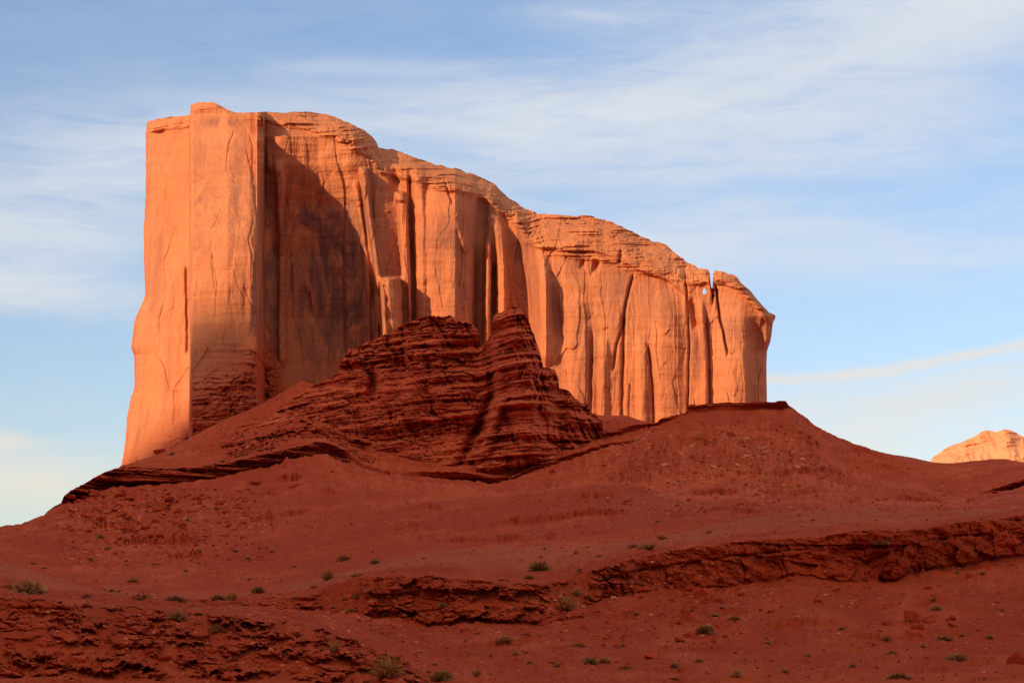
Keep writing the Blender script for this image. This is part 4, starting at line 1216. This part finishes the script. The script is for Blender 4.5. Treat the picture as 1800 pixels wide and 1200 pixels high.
def put_bush(kind, px, py, w, label, group=None, flat=1.0):
    p = on_ground(px, py + w * 0.2)
    if p is None:
        return
    s = w / F * p.y * 1.05
    root = bpy.data.objects.new(NAMES[kind], None)
    root.empty_display_size = 0.2
    SC.collection.objects.link(root)
    root.location = p - Vector((0, 0, 0.03 * s))
    root.rotation_euler = (0, 0, random.uniform(0, 6.28))
    root.scale = (s, s, s * random.uniform(0.85, 1.1) * flat)
    for nm, ms in (('foliage', FOL[kind][0]), ('stem', FOL[kind][1])):
        c = bpy.data.objects.new(nm, random.choice(ms))
        SC.collection.objects.link(c)
        c.parent = root
    tag(root, label or SHARED_B[0], CATS[kind], group, 'thing')


B = [
    ('sage', 947, 996, 36, 'round dark green bush, the largest on the slope at mid picture'),
    ('sage', 660, 987, 19, 'small round green bush left of mid picture above the smooth crest'),
    ('straw', 930, 1011, 24, 'straw tuft just below the large green bush at mid picture'),
    ('straw', 1021, 1001, 23, 'round yellow tuft right of the large green bush'),
    ('straw', 912, 1037, 23, 'yellow tuft growing on top of the mid picture rock step'),
    ('sage', 1012, 1040, 18, 'small grey-green bush above the wide pale grass clump'),
    ('straw', 995, 1063, 42, 'wide pale grass clump right of the mid picture rock step'),
    ('brush', 628, 1044, 22, 'brown bush at the left end of the mid picture rock step'),
    ('sage', 617, 1070, 22, 'dark green bush below the brown bush at the left end of the step'),
    ('sage', 678, 1079, 14, 'small green bush under the left part of the mid rock step'),
    ('sage', 1141, 958, 40, 'long low sage bush on the rise above the start of the long ledge'),
    ('straw', 1164, 943, 24, 'yellowish tuft right of and above the long low sage bush'),
    ('brush', 1114, 959, 22, 'dark low bush touching the left side of the long low sage bush'),
    ('brush', 1055, 974, 18, 'dark bush standing alone left of the long low sage bush'),
    ('straw', 1103, 1021, 19, 'left of two straw tufts on the broken left end of the long ledge'),
    ('straw', 1127, 1024, 17, 'right of two straw tufts on the broken left end of the long ledge'),
    ('brush', 1017, 1130, 31, 'wide dark bush on open soil below the pale grass clump'),
    ('sage', 1037, 1162, 26, 'left of two grey-green bushes side by side near the bottom edge'),
    ('sage', 1063, 1161, 22, 'right of two grey-green bushes side by side near the bottom edge'),
    ('brush', 1100, 1172, 30, 'low brown bush right of the pair of grey-green bushes'),
    ('sage', 777, 1186, 38, 'pale green bush at the bottom edge right of the near left ledge'),
    ('straw', 838, 1184, 20, 'thin straw tuft right of the pale green bush at the bottom edge'),
    ('straw', 680, 1176, 66, 'large rusty grass clump on the right end of the near left ledge'),
    ('brush', 925, 1113, 18, 'small brown bush on the soil below the mid rock step'),
    ('straw', 888, 1122, 36, 'loose twiggy straw clump below the mid rock step'),
    ('brush', 1185, 1190, 24, 'brown bush at the bottom edge below the slab group'),
    ('brush', 605, 980, 30, 'dark bush left of the small round green one above the crest'),
    ('brush', 630, 1006, 32, 'long low dark bush under the small round green one'),
    ('sage', 50, 1032, 54, 'tall wide sage bush near the left edge above the near ledge'),
    ('brush', 16, 1028, 34, 'brown bush at the left edge beside the tall wide one'),
    ('straw', 233, 1018, 28, 'pale tuft on the lower slope at the left, standing alone'),
    ('brush', 250, 1047, 36, 'brown bush in the valley right of the leftmost tall bushes'),
    ('brush', 307, 1046, 46, 'long dark row-like bush in the valley at the left'),
    ('sage', 385, 1048, 28, 'green bush right of the long dark row-like bush'),
    ('straw', 408, 1050, 26, 'straw tuft touching the green bush in the valley'),
    ('sage', 453, 1037, 23, 'green bush alone between the valley bushes and the mid step'),
    ('straw', 576, 1013, 30, 'straw tuft at the left foot of the smooth crest'),
    ('brush', 383, 1100, 36, 'dark bush growing among the blocks of the near left ledge'),
    ('sage', 311, 1083, 34, 'thin greenish bush on top of the near left ledge'),
    ('straw', 591, 1137, 36, 'straw clump on the right half of the near left ledge'),
    ('brush', 152, 1046, 24, 'dark bush between the tall sage bush and the valley bushes'),
    ('sage', 1549, 951, 24, 'grey bush growing on top of the long ledge'),
    ('straw', 1646, 1066, 31, 'yellow-green tuft alone above the lower right rock pile'),
    ('sage', 1682, 1155, 40, 'large sage bush at lower right below the rock pile'),
    ('sage', 1580, 1185, 38, 'sage bush at the bottom edge below the rock pile'),
    ('straw', 1291, 1086, 27, 'right of the two round straw bushes below the long ledge'),
    ('straw', 1256, 1078, 22, 'left of the two round straw bushes below the long ledge'),
    ('sage', 1240, 1108, 30, 'grey bush between the large pale red boulder and the square stone'),
    ('sage', 1659, 1120, 30, 'grey-green bush just right of and below the rock pile'),
    ('brush', 1558, 1123, 26, 'brown bush left of the rounded boulder under the rock pile'),
    ('sage', 1569, 1147, 20, 'small green bush below the brown bush left of the pile'),
    ('straw', 1294, 1185, 26, 'straw tuft at the bottom edge right of centre'),
    ('brush', 1728, 1007, 24, 'brown bush under the right end of the long ledge'),
    ('sage', 1228, 1164, 17, 'small sage bush on bare soil below the slab group'),
]
for k_, px, py, w, lab in B:
    put_bush(k_, px, py, w, lab, 'desert bushes', 0.6 if 'long' in lab or 'low' in lab else 1.0)
SM = [(552, 1030, 14), (630, 1043, 14), (350, 989, 12), (278, 991, 10), (197, 1039, 11), (210, 1039, 11), (57, 989, 16), (78, 997, 16), (158, 982, 16), (478, 968, 11), (436, 980, 11), (412, 967, 14), (519, 995, 14)]
for px, py, w in SM:
    put_bush('sage' if w % 2 else 'brush', px, py, w, 'tiny ' + ('grey-green' if w % 2 else 'dark brown') + ' bush dotted on the wide smooth slope at the left', 'tiny bushes on the left slope')
for px, py, w in ((379, 894, 10), (177, 942, 14), (190, 964, 14), (220, 935, 10), (330, 915, 10), (303, 797, 13), (391, 811, 10)):
    put_bush('sage', px, py, w, 'tiny grey-green bush among the slabs around the overhanging left ledge', 'tiny bushes around the left ledge')
for px, py, w in ((1247, 934, 14), (1543, 878, 10), (1556, 876, 10), (950, 979, 10), (1190, 887, 10), (1405, 905, 9), (1020, 905, 9), (1660, 870, 9), (1092, 898, 10), (1330, 868, 9)):
    put_bush('brush', px, py, w, 'tiny dark brown bush dotted on the slopes at right of centre', 'tiny bushes on the right slopes')
for i in range(80):
    w = r_.choice((7, 8, 9, 10, 12, 15))
    k_ = r_.choice(('sage', 'brush', 'straw', 'straw', 'brush'))
    put_bush(k_, r_.uniform(60, 1780), r_.uniform(960, 1195), w, 'small ' + WORDS[k_] + (' tuft' if k_ == 'straw' else ' bush') + ' scattered loosely over the foreground soil', 'small plants scattered over the foreground', 0.8)
for i in range(30):
    w = r_.choice((6, 7, 8, 9))
    k_ = r_.choice(('sage', 'brush'))
    put_bush(k_, r_.uniform(250, 1780), r_.uniform(880, 960), w, 'tiny ' + WORDS[k_] + ' bush far up the middle slopes', 'tiny bushes far up the slopes', 0.7)
for px, py, w in ((1623, 1136, 17), (1120, 1080, 13), (1420, 1150, 13), (1350, 1130, 12), (1480, 1105, 12), (1186, 1170, 16), (1500, 1170, 12), (1740, 1120, 14), (1380, 1180, 14), (980, 1170, 14), (930, 1165, 12)):
    put_bush('straw' if w % 2 else 'sage', px, py, w, 'small ' + ('straw tuft' if w % 2 else 'grey-green bush') + ' dotted on the bare soil along the bottom right', 'small plants at lower right')
